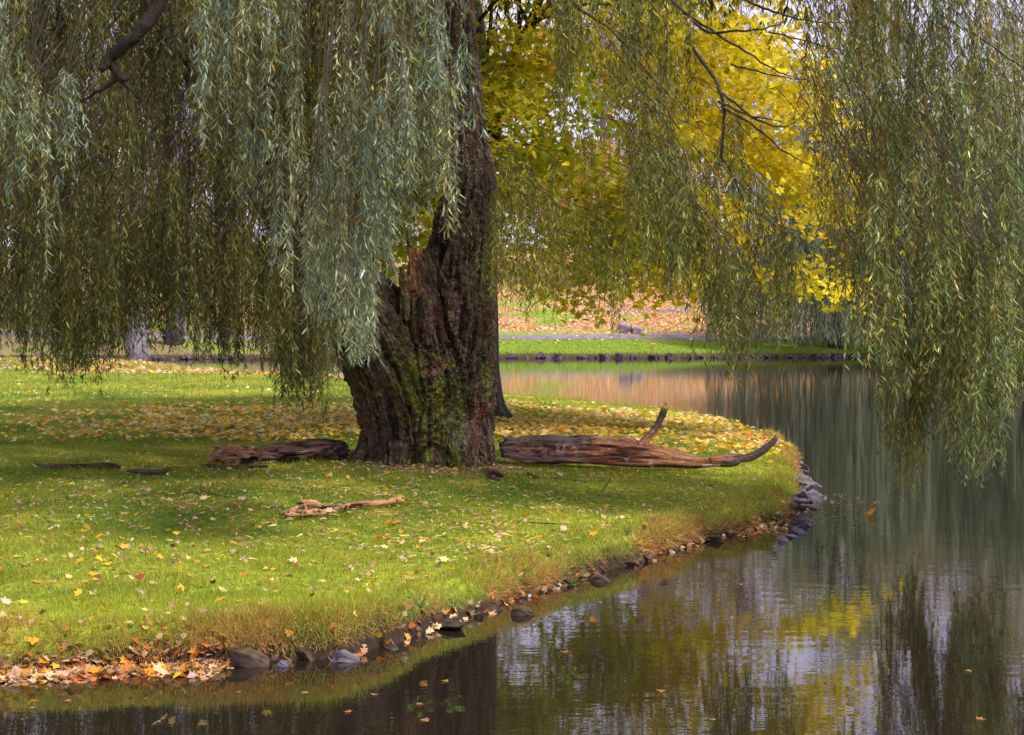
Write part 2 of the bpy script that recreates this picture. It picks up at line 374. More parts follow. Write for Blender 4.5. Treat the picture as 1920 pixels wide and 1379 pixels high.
def edge_grass():
    # longer dry grass drooping over the bank
    n = 60000; seg = []
    A = PEN; B = np.roll(PEN, -1, 0); L_ = np.linalg.norm(B - A, axis=1); m = (A[:, 1] < 45) & (np.abs(A[:, 0]) < 7); wgt = L_ * m / np.maximum(A[:, 1], 6) ** 1.5; wgt /= wgt.sum()
    i = rng.choice(len(A), n, p=wgt); t = U(0, 1, n); Q = A[i] + (B[i] - A[i]) * t[:, None]
    T = (B - A)[i] / L_[i][:, None]; Nn = np.stack([-T[:, 1], T[:, 0]], 1)
    sgn = np.where(sdist(Q[:, 0] + Nn[:, 0] * .1, Q[:, 1] + Nn[:, 1] * .1) > 0, 1, -1)[:, None]; Nn = Nn * sgn
    off = np.abs(rng.normal(.0, .17, n)) + .08; Q = Q + Nn * off[:, None]
    X, Y = Q[:, 0], Q[:, 1]; z = height(X, Y); P = xyz(X, Y, z); cl = vn(P * 1.3, 12); bare = vn(P * [1.1, 1.1, 0], 15)
    k = (z > .03) & (U(0, 1, n) < .15 + 1.3 * (cl - .2)) & (bare < .60); P, Nn, Y, off, cl = P[k], Nn[k], Y[k], off[k], cl[k]; n = len(P)
    hang = sm(.32 - off, 0, .28)
    a = np.concatenate([-Nn * (.3 + 1.1 * hang[:, None]) + rng.normal(0, .45, (n, 2)), (1.0 - 1.2 * hang[:, None]) + rng.normal(0, .3, (n, 1))], 1)
    b = rng.normal(0, 1, (n, 3)) * [1, .4, .3]
    dry = sm(fbm(P * 1.6, 3, 61) * 1.3 + .35 * U(0, 1, n) + .15 * hang - .25 * sm(off, .2, .5), .45, .95)
    col = mixc((.24, .32, .03), (.58, .31, .13), dry) * U(.3, 1.4, (n, 1))
    ln = U(.025, .095, n) * (.5 + .9 * cl)
    T2 = BL.copy(); T2[4, 2] = -.35; T2[2:4, 2] = -.05
    return instance(T2, BLF, P, a, b, ln, .0028 * (Y / 10) * U(.7, 1.5, n), col)
def far_grass():
    n = 60000; X, Y = screen_points(n, 89, 101, .42); z, d, e, _, _ = height(X, Y, True); k = (e > .2) & (e < 9) & (U(0, 1, len(X)) > .85 * sm(-X, 6, 11)); X, Y, z, e = X[k], Y[k], z[k], e[k]; n = len(X)
    P = xyz(X, Y, z - .02); col = mixc((.14, .24, .022), (.24, .30, .04), vn(P * .8, 8)) * U(.7, 1.4, (n, 1))
    a = np.stack([rng.normal(0, .4, n), rng.normal(0, .4, n), np.ones(n)], 1); b = np.stack([np.ones(n), rng.normal(0, .3, n), np.zeros(n)], 1)
    return instance(BL, BLF, P, a, b, U(.07, .16, n) * (1 + 1.6 * sm(1.2 - e, 0, .7) * vn(P * .9, 4)), .03, mixc(col, (.16, .11, .05), sm(1.1 - e, 0, .7) * .7))
V1, F1, c1 = grass(); V2, F2, c2 = edge_grass(); V3, F3, c3 = far_grass()
o = obj('grass', make_mesh('grass', np.vstack([V1, V2]), np.vstack([F1, F2 + len(V1)]), np.vstack([c1, c2]), False), M_grass)
tag(o, 'short green lawn grass with dry golden edges on the near bank', 'grass', kind='stuff')
o = obj('grass', make_mesh('far_grass', V3, F3, c3, False), M_grass); tag(o, 'green grass strip along the far bank of the pond', 'grass', kind='stuff')

# ------------------------------------------------------------------ fallen leaves (ground cover)
LC = np.array([(.82, .55, .05), (.80, .36, .04), (.74, .55, .34), (.50, .28, .15), (.62, .20, .05), (.84, .66, .26), (.62, .46, .38), (.24, .11, .07)])
def litter(X, Y, z, size, pal, T=ML, TF=MLF, lift=.02, tilt=.35, wr=1., bright=1.):
    n = len(X); P = xyz(X, Y, z + lift); th = U(0, 2 * np.pi, n)
    a = np.stack([np.cos(th), np.sin(th), rng.normal(0, tilt, n)], 1); b = np.stack([-np.sin(th), np.cos(th), rng.normal(0, tilt, n)], 1)
    col = LC[rng.choice(len(LC), n, p=pal)] * U(.5, 1.1, (n, 1)) * bright; s = size * U(.6, 1.25, n)
    return instance(T, TF, P, a, b, s, s * wr, col)
parts = []
X, Y = screen_points(150000, 9.6, 60); z, d, e, _, _ = height(X, Y, True); r = np.hypot(X + .3, (Y - 29) * .95)
P = xyz(X, Y); cl = fbm(P * 1.1, 3, 70)
pr = (1.15 * sm(r, 9.5, 3) * sm(np.abs(Y - 28), 7, 3) + .03 * sm(Y, 15, 22)) * (.35 + 1.6 * sm(cl, .35, .65)) * sm(Y, 21.5, 24.5) + .006 + .006 * sm(cl, .5, .7)
pr = pr * sm(d, 0, .5) * (Y < 43); k = (U(0, 1, len(X)) < pr) & (z > .1); m = k
parts.append(litter(X[m], Y[m], z[m], np.where(Y[m] > 21, .092, .065), [.30, .15, .22, .03, .03, .20, .07, .0], ML, MLF, np.where(Y[m] > 21, .06, .02), .35, 1., 1.15))
# narrow willow leaves under the willow
X, Y = screen_points(60000, 12, 26); z, d, e, _, _ = height(X, Y, True); r = np.hypot(X + 1, Y - 18.5); cl = fbm(xyz(X, Y) * 1.6, 3, 73)
k = (U(0, 1, len(X)) < (.22 + .5 * sm(cl, .45, .7)) * sm(r, 7, 1)) & (d > .3); parts.append(litter(X[k], Y[k], z[k], .085, [.12, .05, .34, .14, .03, .12, .18, .02], WL, WLF, .03, .2, .26))
# little brown leaf scraps over the front lawn
X, Y = screen_points(30000, 9.6, 20); z, d, e, _, _ = height(X, Y, True); cl = fbm(xyz(X, Y) * 1.9, 3, 79)
k = (U(0, 1, len(X)) < .02 + .16 * sm(cl, .48, .62)) & (d > .05); parts.append(litter(X[k], Y[k], z[k], .042, [.05, .03, .34, .16, .04, .06, .26, .06], ML, MLF, .024, .9))
# left rear peninsula
X, Y = screen_points(16000, 52, 82); z, d, e, _, _ = height(X, Y, True); k = (z > .1) & (e < -1) & (U(0, 1, len(X)) < .8 * sm(fbm(xyz(X, Y) * .3, 2, 60), .3, .55)); parts.append(litter(X[k], Y[k], z[k], .17, [.10, .12, .30, .12, .08, .10, .16, .02], ML, MLF, .04))
i_ = rng.choice(len(PEN), 2600); Q_ = PEN[i_] + (np.roll(PEN, -1, 0)[i_] - PEN[i_]) * U(0, 1, 2600)[:, None] + rng.normal(0, .10, (2600, 2)); k = (Q_[:, 1] < 24) & (np.abs(Q_[:, 0]) < 5) & (sdist(Q_[:, 0], Q_[:, 1]) > -.02)
Q_ = Q_[k]; parts.append(litter(Q_[:, 0], Q_[:, 1], np.maximum(height(Q_[:, 0], Q_[:, 1]), 0), .055, [.04, .14, .22, .24, .12, .02, .10, .12], ML, MLF, .02, .8))
def pack(ps):
    V, Fs, cs, n = [], [], [], 0
    for v, f, c in ps: V.append(v); Fs.append(f + n); cs.append(c); n += len(v)
    if len({f.shape[1] for f in Fs}) == 1: Fs = np.vstack(Fs)
    return np.vstack(V), Fs, np.vstack(cs)
v, f, c = pack(parts)
tag(obj('fallen_leaves', make_mesh('fallen_leaves', v, f, c, False), M_litter), 'yellow and tan fallen leaves scattered thickly over the near lawn', 'leaves', kind='stuff')
# far slope carpet
X, Y = screen_points(230000, 97, 175, .42); z, d, e, _, _ = height(X, Y, True); P = xyz(X, Y)
k = (U(0, 1, len(X)) < .05 + .75 * sm(e + 6 * (fbm(P * .12, 3, 51) - .5) + .22 * (X - 10), 6.5, 14) * sm(fbm(P * .35, 3, 55) + .012 * (X + 5), .35, .58)) & ((np.abs(e - 8) > 1.5) | (U(0, 1, len(X)) < .3))
v, f, c = litter(X[k], Y[k], z[k], .19, [.07, .10, .34, .05, .04, .16, .23, .01], QL, QLF, .09, .5)
tag(obj('fallen_leaves', make_mesh('slope_leaves', v, f, c, False), M_litter), 'pinkish tan leaf carpet on the far hillside', 'leaves', kind='stuff')
# wet drift at the foot of the near bank
n = 1100; px = np.concatenate([U(-60, 405, n), U(400, 430, 60), U(1380, 1480, 60)]); X = (px - 960) / F * 10.2; 
yb = np.interp(px, [-60, 0, 250, 400, 520, 640, 1300, 1480], [9.9, 9.97, 10.2, 10.3, 10.42, 10.55, 16.0, 17.2]); X = (px - 960) / F * yb
Y = yb + rng.normal(-.06, .11, len(px)); z = np.maximum(height(X, Y), 0.0)
v, f, c = litter(X, Y, z + U(0, .02, len(X)) * sm(Y - yb, -.3, 0), .06, [.03, .18, .14, .26, .18, .01, .16, .04], ML, MLF, .006, .45, 1., .9)
tag(obj('leaf_drift', make_mesh('leaf_drift', v, f, c, False), M_litter), 'drift of wet orange and brown leaves at the water edge, lower left', 'leaves', kind='stuff')

# ------------------------------------------------------------------ sculpted wood: tubes merged by voxel remesh, then bark relief
def sculpt(name, tubes, voxel, amp, kr=14., ks=3.2, colour=None, noise_amp=.03, seed=1):
    segs = []; parts = []
    for path, rad in tubes:
        p = catmull(np.column_stack([path, rad]), 5); parts.append(tube(p[:, :3], np.maximum(p[:, 3], .003), 18))
        s = 0
        for i in range(len(p) - 1):
            L_ = np.linalg.norm(p[i + 1, :3] - p[i, :3]); segs.append((p[i, :3], p[i + 1, :3], p[i, 3], p[i + 1, 3], s, L_, len(segs))); s += L_
    V, Q, T = join(parts); me = make_mesh(name + '_src', V, [Q, T]); tmp = bpy.data.objects.new('tmp', me); C.objects.link(tmp)
    md = tmp.modifiers.new('r', 'REMESH'); md.mode = 'VOXEL'; md.voxel_size = voxel
    sm_ = tmp.modifiers.new('s', 'SMOOTH'); sm_.factor = .5; sm_.iterations = 6
    dg = bpy.context.evaluated_depsgraph_get(); dg.update(); m2 = bpy.data.meshes.new_from_object(tmp.evaluated_get(dg)); bpy.data.objects.remove(tmp)
    n = len(m2.vertices); co = np.empty(n * 3, np.float32); m2.vertices.foreach_get('co', co); co = co.reshape(-1, 3).astype(float)
    nr = np.empty(n * 3, np.float32); m2.vertex_normals.foreach_get('vector', nr); nr = nr.reshape(-1, 3).astype(float)
    num = np.zeros((n, 3)); best = np.full(n, 1e9); S = np.zeros(n); TH = np.zeros((n, 2)); R = np.zeros(n)
    for a, b, ra, rb, s0, L_, k in segs:
        ab = b - a; t = np.clip(((co - a) @ ab) / (ab @ ab + 1e-12), 0, 1); q = co - a - t[:, None] * ab; rr = ra + (rb - ra) * t
        dd = np.abs(np.linalg.norm(q, axis=1) / rr - 1) * rr + .15 * np.maximum(0, np.linalg.norm(q, axis=1) - rr)
        u = dd < best; best[u] = dd[u]; S[u] = (s0 + t * L_)[u]; R[u] = rr[u]
        tt = ab / L_; ax = np.cross(tt, [0, 1., 0]); ax /= np.linalg.norm(ax) + 1e-9; bx = np.cross(tt, ax)
        un = q / (np.linalg.norm(q, axis=1)[:, None] + 1e-9); TH[u, 0] = (un @ ax)[u]; TH[u, 1] = (un @ bx)[u]
    fl = np.column_stack([TH[:, 0] * R, TH[:, 1] * R, S])
    wv_ = (fbm(co * 3, 3, seed + 3) - .5)
    q = np.column_stack([fl[:, 0] * kr + wv_ * 1.6, fl[:, 1] * kr + wv_ * 1.6, S * ks])
    r1 = 1 - np.abs(2 * vn(q, seed) - 1); r2 = 1 - np.abs(2 * vn(q * [2.3, 2.3, 1.3] + 7, seed + 1) - 1)
    r3 = fbm(co * 16, 3, seed + 8) - .5
    rel = (r1 - .5) * .7 + (r2 - .5) * .35 + r3 * .5
    am = amp * np.clip(R / .3, .25, 1.3)
    big = (fbm(np.column_stack([fl[:, :2] * 2.2, S * .8]), 3, seed + 5) - .5) * 2
    co2 = co + nr * (rel * am + big * noise_amp * np.clip(R / .3, .3, 1.5))[:, None]
    m2.vertices.foreach_set('co', co2.astype(np.float32).ravel()); m2.polygons.foreach_set('use_smooth', np.ones(len(m2.polygons), bool)); m2.update()
    col = colour(co, nr, rel, fl, big)
    c4 = np.ones((n, 4), np.float32); c4[:, :3] = np.clip(col, 0, 1)
    m2.attributes.new('col', 'FLOAT_COLOR', 'POINT').data.foreach_set('color', c4.ravel())
    m2.attributes.new('flow', 'FLOAT_VECTOR', 'POINT').data.foreach_set('vector', fl.astype(np.float32).ravel())
    m2.name = name
    return m2
def path_px(pts):   # (px,py,D,r_px)
    a = np.array(pts, float); return W(a[:, 0], a[:, 1], a[:, 2]), a[:, 3] * a[:, 2] / F

# ------------------------------------------------------------------ the old willow
TB = W(805, 866, 20.2); TB[2] = hz(TB[0], TB[1])
willow = empty('weeping_willow', tuple(TB), 'huge old weeping willow with a mossy leaning trunk and curtains of hanging leaves', 'tree')
stem = path_px([(822, 900, 20.3, 96), (828, 800, 20.3, 92), (838, 700, 20.3, 86), (850, 600, 20.3, 75), (862, 500, 20.3, 64), (872, 420, 20.3, 54), (884, 340, 20.3, 42), (881, 270, 20.3, 33), (876, 200, 20.3, 30), (868, 100, 20.3, 27), (861, 0, 20.3, 25), (855, -120, 20.3, 24), (845, -260, 20.3, 22)])
limb = path_px([(775, 905, 20.0, 84), (762, 810, 20.0, 78), (742, 725, 19.9, 76), (704, 650, 19.8, 70), (664, 585, 19.7, 61), (615, 515, 19.7, 52), (565, 440, 19.8, 45), (510, 350, 20, 40), (450, 250, 20.3, 36), (390, 150, 20.6, 33), (330, 60, 20.8, 30), (270, -30, 21, 27), (200, -140, 21, 23)])
core = path_px([(800, 905, 20.2, 112), (800, 830, 20.2, 106), (800, 760, 20.2, 100), (795, 690, 20.1, 86), (782, 630, 20.1, 62), (775, 590, 20.1, 40)])
stub = path_px([(800, 640, 19.9, 48), (792, 580, 19.85, 40), (786, 530, 19.85, 28), (786, 495, 19.9, 17), (780, 470, 19.9, 8)])
spl = [path_px([(762, 600, 19.7, 17), (759, 545, 19.65, 11), (755, 515, 19.65, 7), (752, 500, 19.65, 2)]), path_px([(775, 545, 19.7, 16), (776, 495, 19.7, 11), (769, 462, 19.7, 6), (763, 430, 19.7, 2)]), path_px([(800, 560, 19.8, 18), (806, 510, 19.9, 12), (800, 478, 19.95, 5), (790, 462, 19.95, 2)]), path_px([(770, 660, 19.95, 40), (748, 600, 19.95, 36), (728, 560, 19.95, 28), (700, 520, 20, 20)]), path_px([(822, 600, 20.1, 40), (818, 530, 20.1, 34), (826, 470, 20.2, 26), (842, 410, 20.25, 18)])]
tubes = [stem, limb, core, stub] + spl
for x0, x1, y1, D1, r in [(728, 655, 880, 19.8, 24), (765, 735, 925, 19.3, 34), (855, 875, 925, 19.35, 34), (893, 922, 890, 19.9, 22), (705, 668, 880, 20.6, 20), (810, 808, 925, 19.3, 26)]:
    tubes.append(path_px([(x0, 790, 20.1, r * 1.1), ((x0 * .6 + x1 * .4), 835, 20.1 * .5 + D1 * .5, r), (x1, y1, D1, r * .5)]))
def willow_col(co, nr, rel, fl, big):
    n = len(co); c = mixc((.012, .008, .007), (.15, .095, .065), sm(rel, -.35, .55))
    px = 960 + co[:, 0] / co[:, 1] * F; py = HZ + (H - co[:, 2]) / co[:, 1] * F     # used only to place the wounds on the bark, once
    ms = fbm(co * [2.2, 2.2, 1.4], 4, 21); msf = fbm(co * 9, 3, 22)
    moss = sm(ms - .05 + .24 * np.exp(-((px - 820) / 45) ** 2) * sm(py, 600, 760) + .02 * np.exp(-((px - 800) / 60) ** 2) - .06 * sm(760, 700, px) * 0 - .08 * sm(-px, -760, -690), .56, .72) * sm(msf + .35 * rel, .25, .6) * sm(py, 380, 600)
    c = mixc(c, mixc((.06, .065, .016), (.15, .16, .024), sm(msf, .35, .65)), moss * .9)
    lich = sm(fbm(co * 7, 3, 28), .56, .66) * sm(rel, -.1, .3) * .28; c = mixc(c, (.22, .24, .17), lich)
    for (wx, wy, rx, ry, cc, s) in [(828, 590, 12, 44, (.06, .018, .015), .8), (816, 697, 18, 18, (.12, .05, .045), .9), (782, 625, 9, 10, (.12, .025, .018), .7), (842, 650, 8, 18, (.12, .07, .06), .7), (888, 755, 16, 26, (.11, .025, .02), .9), (893, 785, 7, 20, (.17, .05, .03), .8),
                                    (893, 825, 4, 26, (.14, .04, .025), .7), (887, 838, 10, 9, (.13, .04, .03), .9), (872, 710, 7, 34, (.15, .07, .06), .8), (820, 700, 9, 6, (.30, .24, .23), .7), (775, 535, 17, 40, (.26, .14, .075), .95), (770, 480, 18, 50, (.34, .17, .08), .95), (800, 560, 10, 20, (.10, .04, .03), .5)]:
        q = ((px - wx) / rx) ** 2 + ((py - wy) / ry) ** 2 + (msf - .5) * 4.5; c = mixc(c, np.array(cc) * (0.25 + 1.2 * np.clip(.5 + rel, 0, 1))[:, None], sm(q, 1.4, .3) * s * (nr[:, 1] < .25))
    return c
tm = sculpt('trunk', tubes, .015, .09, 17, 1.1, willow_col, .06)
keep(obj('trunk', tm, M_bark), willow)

def limb_obj(name, pts, r0, r1, parent, mat, col=(.06, .045, .04), n=10, sub=6, wob=.0):
    p = catmull(pts, sub); K = len(p)
    if wob: p[1:-1] += rng.normal(0, wob, (K - 2, 3))
    rad = np.interp(np.linspace(0, 1, K), [0, 1], [r0, r1]); v, q, t = tube(p, rad, n)
    s = np.concatenate([[0], np.cumsum(np.linalg.norm(np.diff(p, axis=0), axis=1))]); fl = np.zeros((len(v), 3)); fl[:K * n, 2] = np.repeat(s, n)
    fl[:, :2] = v[:, :2] * 1.0; cc = np.tile(col, (len(v), 1)) * U(.7, 1.3, (len(v), 1))
    return keep(obj(name, make_mesh(name, v, [q, t], cc, True, fl), mat), parent)
top = stem[0][-1]; ltop = limb[0][-1]
AX = np.array([TB[0], 20.0])           # crown axis
ends = []
for k in range(13):
    an = k / 13 * 2 * np.pi + rng.uniform(-.15, .15); R_ = rng.uniform(6.5, 8.2); src = top if k % 3 else ltop
    if math.cos(an) > -.2: src = top
    e = np.array([AX[0] + R_ * math.cos(an), AX[1] + R_ * math.sin(an), rng.uniform(6.6, 7.6)])
    m1 = src + (e - src) * .35 + [0, 0, 1.6]; m2_ = src + (e - src) * .72 + [0, 0, 1.5]
    limb_obj('branch', [src - [0, 0, .3], m1, m2_, e], .15, .035, willow, M_bark2, wob=.03); ends.append(e)
# visible boughs (photo px, D, radius px)
for pts in [[(300, -70, 18.5, 15), (296, 10, 18.5, 14), (250, 70, 18.4, 13), (205, 110, 18.4, 12), (190, 132, 18.3, 6)],
            [(205, 112, 18.4, 9), (230, 150, 18.4, 7), (250, 135, 18.5, 2)], [(222, 145, 18.4, 6), (180, 175, 18.4, 3.5), (130, 203, 18.4, 1.5)], [(225, 150, 18.4, 5), (262, 185, 18.4, 2)],
            [(1040, -20, 19, 4), (1090, 20, 18.6, 3.5), (1150, 60, 18.2, 3), (1210, 130, 18, 2.5), (1255, 180, 17.8, 1.5)],
            [(1300, -60, 18.5, 5), (1400, 0, 18, 4), (1460, 25, 17.6, 3), (1530, 42, 17.4, 2), (1590, 42, 17.2, 1.2)],
            [(1220, -40, 18.5, 7), (1290, 30, 18, 5), (1330, 60, 17.8, 4), (1430, 55, 17.4, 2.2), (1475, 40, 17.2, 1)],
            [(1290, 30, 18, 4), (1370, 80, 17.7, 3), (1450, 130, 17.5, 2), (1500, 150, 17.3, 1)], [(1355, 175, 17.5, 3.5), (1420, 225, 17.4, 3), (1480, 235, 17.2, 1.5), (1530, 190, 17.1, 1)],
            [(1300, 90, 17.9, 5), (1345, 160, 17.6, 5), (1357, 210, 17.5, 4.5), (1352, 295, 17.5, 4)], [(1352, 200, 17.5, 4), (1420, 240, 17.3, 3), (1470, 285, 17.2, 2), (1525, 312, 17, 1.2)],
            [(1345, 190, 17.5, 3), (1400, 215, 17.4, 2.6), (1470, 230, 17.2, 1)], [(1370, 120, 17.6, 2.6), (1440, 140, 17.4, 2), (1520, 152, 17.2, 1)],
            [(1352, 295, 17.5, 3.5), (1375, 330, 17.5, 3), (1395, 380, 17.5, 1.5)], [(1440, 60, 17.5, 2.4), (1500, 75, 17.3, 2), (1580, 95, 17.2, 1.5), (1620, 105, 17.2, 1)],
            [(1620, -60, 17, 9), (1635, 30, 17, 7), (1640, 90, 17, 6), (1655, 160, 17, 3.5), (1650, 260, 17, 1.5)], [(1628, 0, 17, 8), (1680, 50, 16.8, 6), (1750, 150, 16.6, 4.5), (1800, 240, 16.5, 3), (1850, 300, 16.4, 1.5)],
            [(1620, 60, 17.2, 3), (1615, 100, 17.2, 2), (1612, 170, 17.2, 1)], [(1640, 160, 17, 3), (1700, 200, 16.8, 2.5), (1750, 230, 16.8, 2), (1770, 290, 16.8, 1)],
            [(1750, 20, 16, 3), (1850, 80, 15.8, 2.5), (1930, 135, 15.6, 2)], [(1605, 160, 17.3, 2), (1622, 230, 17.3, 2), (1628, 290, 17.3, 1.3)]]:
    a = np.array(pts, float); a[:, 2] -= 2.7 * (a[0, 0] < 320); p = W(a[:, 0], a[:, 1], a[:, 2]); r = a[:, 3] * a[:, 2] / F * np.where(a[:, 0] > 700, .72, 1)
    pc = catmull(np.column_stack([p, r]), 6); pc[1:-1, :3] += rng.normal(0, .006, (len(pc) - 2, 3))
    v, q, t = tube(pc[:, :3], np.maximum(pc[:, 3], .003), 8); fl = v.copy(); cc = np.tile((.085, .062, .062) if a[0, 0] > 320 else (.03, .02, .018), (len(v), 1)) * U(.6, 1.3, (len(v), 1))
    keep(obj('branch', make_mesh('branch', v, [q, t], cc, True, fl), M_bark2), willow)

# hanging foliage
def strands(S, L_, spread, K=9):
    # S (n,3) starts, L_ length, spread horizontal radius -> (n,K,3)
    n = len(S); t = np.linspace(0, 1, K)[None]; th = U(0, 2 * np.pi, n)[:, None]; sp = spread[:, None]
    am = U(.0, .05, n)[:, None]; ph = U(0, 6, n)[:, None]; fr = U(2, 5, n)[:, None]
    o = sp * np.sqrt(np.clip(t, 0, 1)) + am * np.sin(fr * t + ph)
    X = S[:, :1] + np.cos(th) * o; Y = S[:, 1:2] + np.sin(th) * o; Z = S[:, 2:3] - L_[:, None] * t + .12 * sp * np.sin(np.pi * np.clip(t * 3, 0, 1))
    return np.stack([X, Y, Z], -1)
def clothe(PP, L_, spacing, ll, wr, pal, split, jit=1.):
    n, K, _ = PP.shape; m = np.maximum(3, (L_ / spacing)).astype(int); idx = np.repeat(np.arange(n), m); N = len(idx)
    t = U(.03, 1, N) ** .92; f = t * (K - 1); i = np.minimum(f.astype(int), K - 2); w_ = (f - i)[:, None]
    A = PP[idx, i]; B = PP[idx, i + 1]; pos = A * (1 - w_) + B * w_; T = B - A; T /= np.linalg.norm(T, axis=1)[:, None] + 1e-9
    az = U(0, 2 * np.pi, N); sidev = np.stack([np.cos(az), np.sin(az), np.zeros(N)], 1)
    a = T * U(.55, 1.3, N)[:, None] + sidev * U(.2, 1.15, N)[:, None] * jit + [0, 0, -.15]
    b = np.cross(a, [0, 0, 1.]) + rng.normal(0, .55, (N, 3))
    ln = ll * U(.6, 1.2, N) * np.where(t > .93, .8, 1)
    p = np.array(pal, float); base = split[idx]                   # per strand tint 0..1
    col = mixc(p[0], p[1], base) * np.exp(rng.normal(-.06, .52, (N, 1)))
    hu = np.clip(np.repeat(rng.normal(0, .5, (n + 5) // 6 + 1), 6)[:n][idx] + rng.normal(0, .35, N), -.55, 1); col = col * np.stack([1 + .28 * hu, 1 + .06 * hu, 1 - .22 * hu], 1)
    yl = U(0, 1, N); col = np.where((yl < .06)[:, None], np.array((.42, .36, .07)) * U(.6, 1.1, (N, 1)), col)
    return instance(WL, WLF, pos, a, b, ln, ln * wr, col)
HOLES = []
def curtain(label, prof, D0, D1, n, per, Lr, spread, ll=.10, spacing=.024, wr=.13, pal=((.07, .10, .05), (.13, .16, .08)), frac=.35, rag=60, holes=(), orange=0, wt=None, yb_rag=0, ups=(.7, 1.8), clump=.18):
    pr = np.array(prof, float); xs = pr[:, 0]
    x = U(xs[0], xs[-1], n * 3)
    if wt is not None: x = x[U(0, 1, len(x)) < np.interp(x, xs, wt)]
    x = x[:n]; n = len(x)
    yt = np.interp(x, xs, pr[:, 1]); yb = np.interp(x, xs, pr[:, 2]) + rng.normal(0, yb_rag, n); D = U(D0, D1, n)
    tip = np.where(U(0, 1, n) < frac, yb - np.abs(rng.normal(0, rag, n)), yt + (yb - yt) * U(0, 1, n) ** .85)
    Lm = U(*Lr, n); st = np.maximum(tip - Lm / D * F, yt - 250); 
    keepm = U(0, 1, n) < np.clip(2.6 * (fbm(np.stack([x / 60, (tip + st) / 2 / 170, D * .5], 1), 2, int(xs[0]) % 97 + 3) - clump), .06, 1)
    for (hx, hy, rx, ry) in holes:
        for q in np.linspace(.1, 1, 7):
            yy = st + (tip - st) * q; keepm &= ~((((x - hx) / rx) ** 2 + ((yy - hy) / ry) ** 2 < 1) & (U(0, 1, n) < .92))
    x, st, tip, D = x[keepm], st[keepm], tip[keepm], D[keepm]; n = len(x)
    S0 = W(x, st, D); Z1 = H - (tip - HZ) / F * D; Lt = S0[:, 2] - Z1
    S = np.repeat(S0, per, 0); L_ = np.repeat(Lt, per) * U(.42, 1, n * per); tint = np.clip(np.repeat(U(0, 1, n), per) + rng.normal(0, .15, n * per), 0, 1)
    S = S + rng.normal(0, .03, S.shape); sp = spread * U(.15, 1, n * per)
    PP = strands(S, L_, sp); v1, f1, c1 = clothe(PP, L_, spacing, ll, wr, pal, tint)
    if orange:
        rr = np.repeat(U(0, 1, n * per) < orange * 1.3 * np.repeat(U(.2, 1.8, n), per), np.maximum(3, (L_ / spacing)).astype(int)); rr = np.repeat(rr, len(WL)); c1[rr] = c1[rr] * .5 + np.array((.42, .24, .05)) * .5
    v2, f2 = thin_tubes(PP, np.full(len(PP), .0022), np.full(len(PP), .0009)); c2 = np.tile((.19, .12, .04), (len(v2), 1)) * U(.7, 1.2, (len(v2), 1))
    # parent twig rising from each tassel towards the crown
    inw = np.stack([AX[0] - S0[:, 0], AX[1] - S0[:, 1]], 1); inw /= np.linalg.norm(inw, axis=1)[:, None]; up = U(*ups, n)
    t = np.linspace(0, 1, 6)[None, :, None]; TW = S0[:, None] + np.concatenate([(inw * .5)[:, None] * t ** 1.7 + rng.normal(0, .012, (n, 6, 2)), np.broadcast_to((up[:, None, None] * t), (n, 6, 1))], -1)
    v3, f3 = thin_tubes(TW, np.full(n, .003), np.full(n, .006)); c3 = np.tile((.08, .06, .045), (len(v3), 1))
    leaves = obj('foliage_curtain', make_mesh('foliage_curtain', v1, f1, c1, False), M_leaf); keep(leaves, willow); leaves['label'] = label
    k = np.vstack([v2, v3]); tw = obj('twigs', make_mesh('twigs', k, [np.vstack([f2, f3 + len(v2)])], np.vstack([c2, c3])), M_twig); tw.parent = leaves
    return len(f1) // 4
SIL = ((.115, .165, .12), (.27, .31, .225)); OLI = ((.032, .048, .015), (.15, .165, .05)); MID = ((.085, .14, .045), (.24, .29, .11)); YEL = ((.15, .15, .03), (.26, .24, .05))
cnt = 0
cnt += curtain('silvery grey-green hanging leaves nearest the camera', [(335, -40, 250), (400, -40, 330), (440, -40, 400), (480, -40, 500), (520, -40, 560), (560, -40, 650), (610, -40, 690), (660, -40, 660), (690, -40, 720), (720, -40, 540), (760, -40, 440), (800, -40, 430), (845, -40, 450), (862, -40, 330), (880, -40, 210)],
        12.2, 15.5, 115, 6, (.8, 2.0), .11, .105, .023, .14, SIL, .33, 45, wt=[.35, .5, .8, 1, 1, 1, 1, 1, 1, 1, 1, 1, 1, .6, .3], clump=.26)
cnt += curtain('silvery tassels hanging over the left shoulder of the trunk', [(570, 360, 670), (620, 380, 700), (690, 430, 725), (718, 430, 560), (740, 300, 470)], 12.8, 15, 46, 6, (.6, 1.3), .12, .10, .023, .14, SIL, .45, 40, clump=.05)
cnt += curtain('grey-green spray hanging high at far left', [(-60, -40, 300), (20, -40, 330), (60, -40, 560), (110, -40, 550), (140, -40, 330)], 12.5, 15, 40, 6, (.6, 1.4), .13, .095, .024, .13, SIL, .5, 60)
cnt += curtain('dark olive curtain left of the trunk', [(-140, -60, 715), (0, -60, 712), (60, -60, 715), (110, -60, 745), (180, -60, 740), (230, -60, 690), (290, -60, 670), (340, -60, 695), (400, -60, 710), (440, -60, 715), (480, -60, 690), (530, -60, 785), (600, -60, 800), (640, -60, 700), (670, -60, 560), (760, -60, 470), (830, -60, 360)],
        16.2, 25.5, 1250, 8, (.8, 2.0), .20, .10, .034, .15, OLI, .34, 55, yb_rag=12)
cnt += curtain('dark olive curtain left of the trunk', [(-140, -200, 330), (100, -200, 330), (340, -200, 330), (420, -200, 400)], 20, 26, 420, 8, (.8, 1.8), .22, .11, .036, .15, OLI, .1, 40)
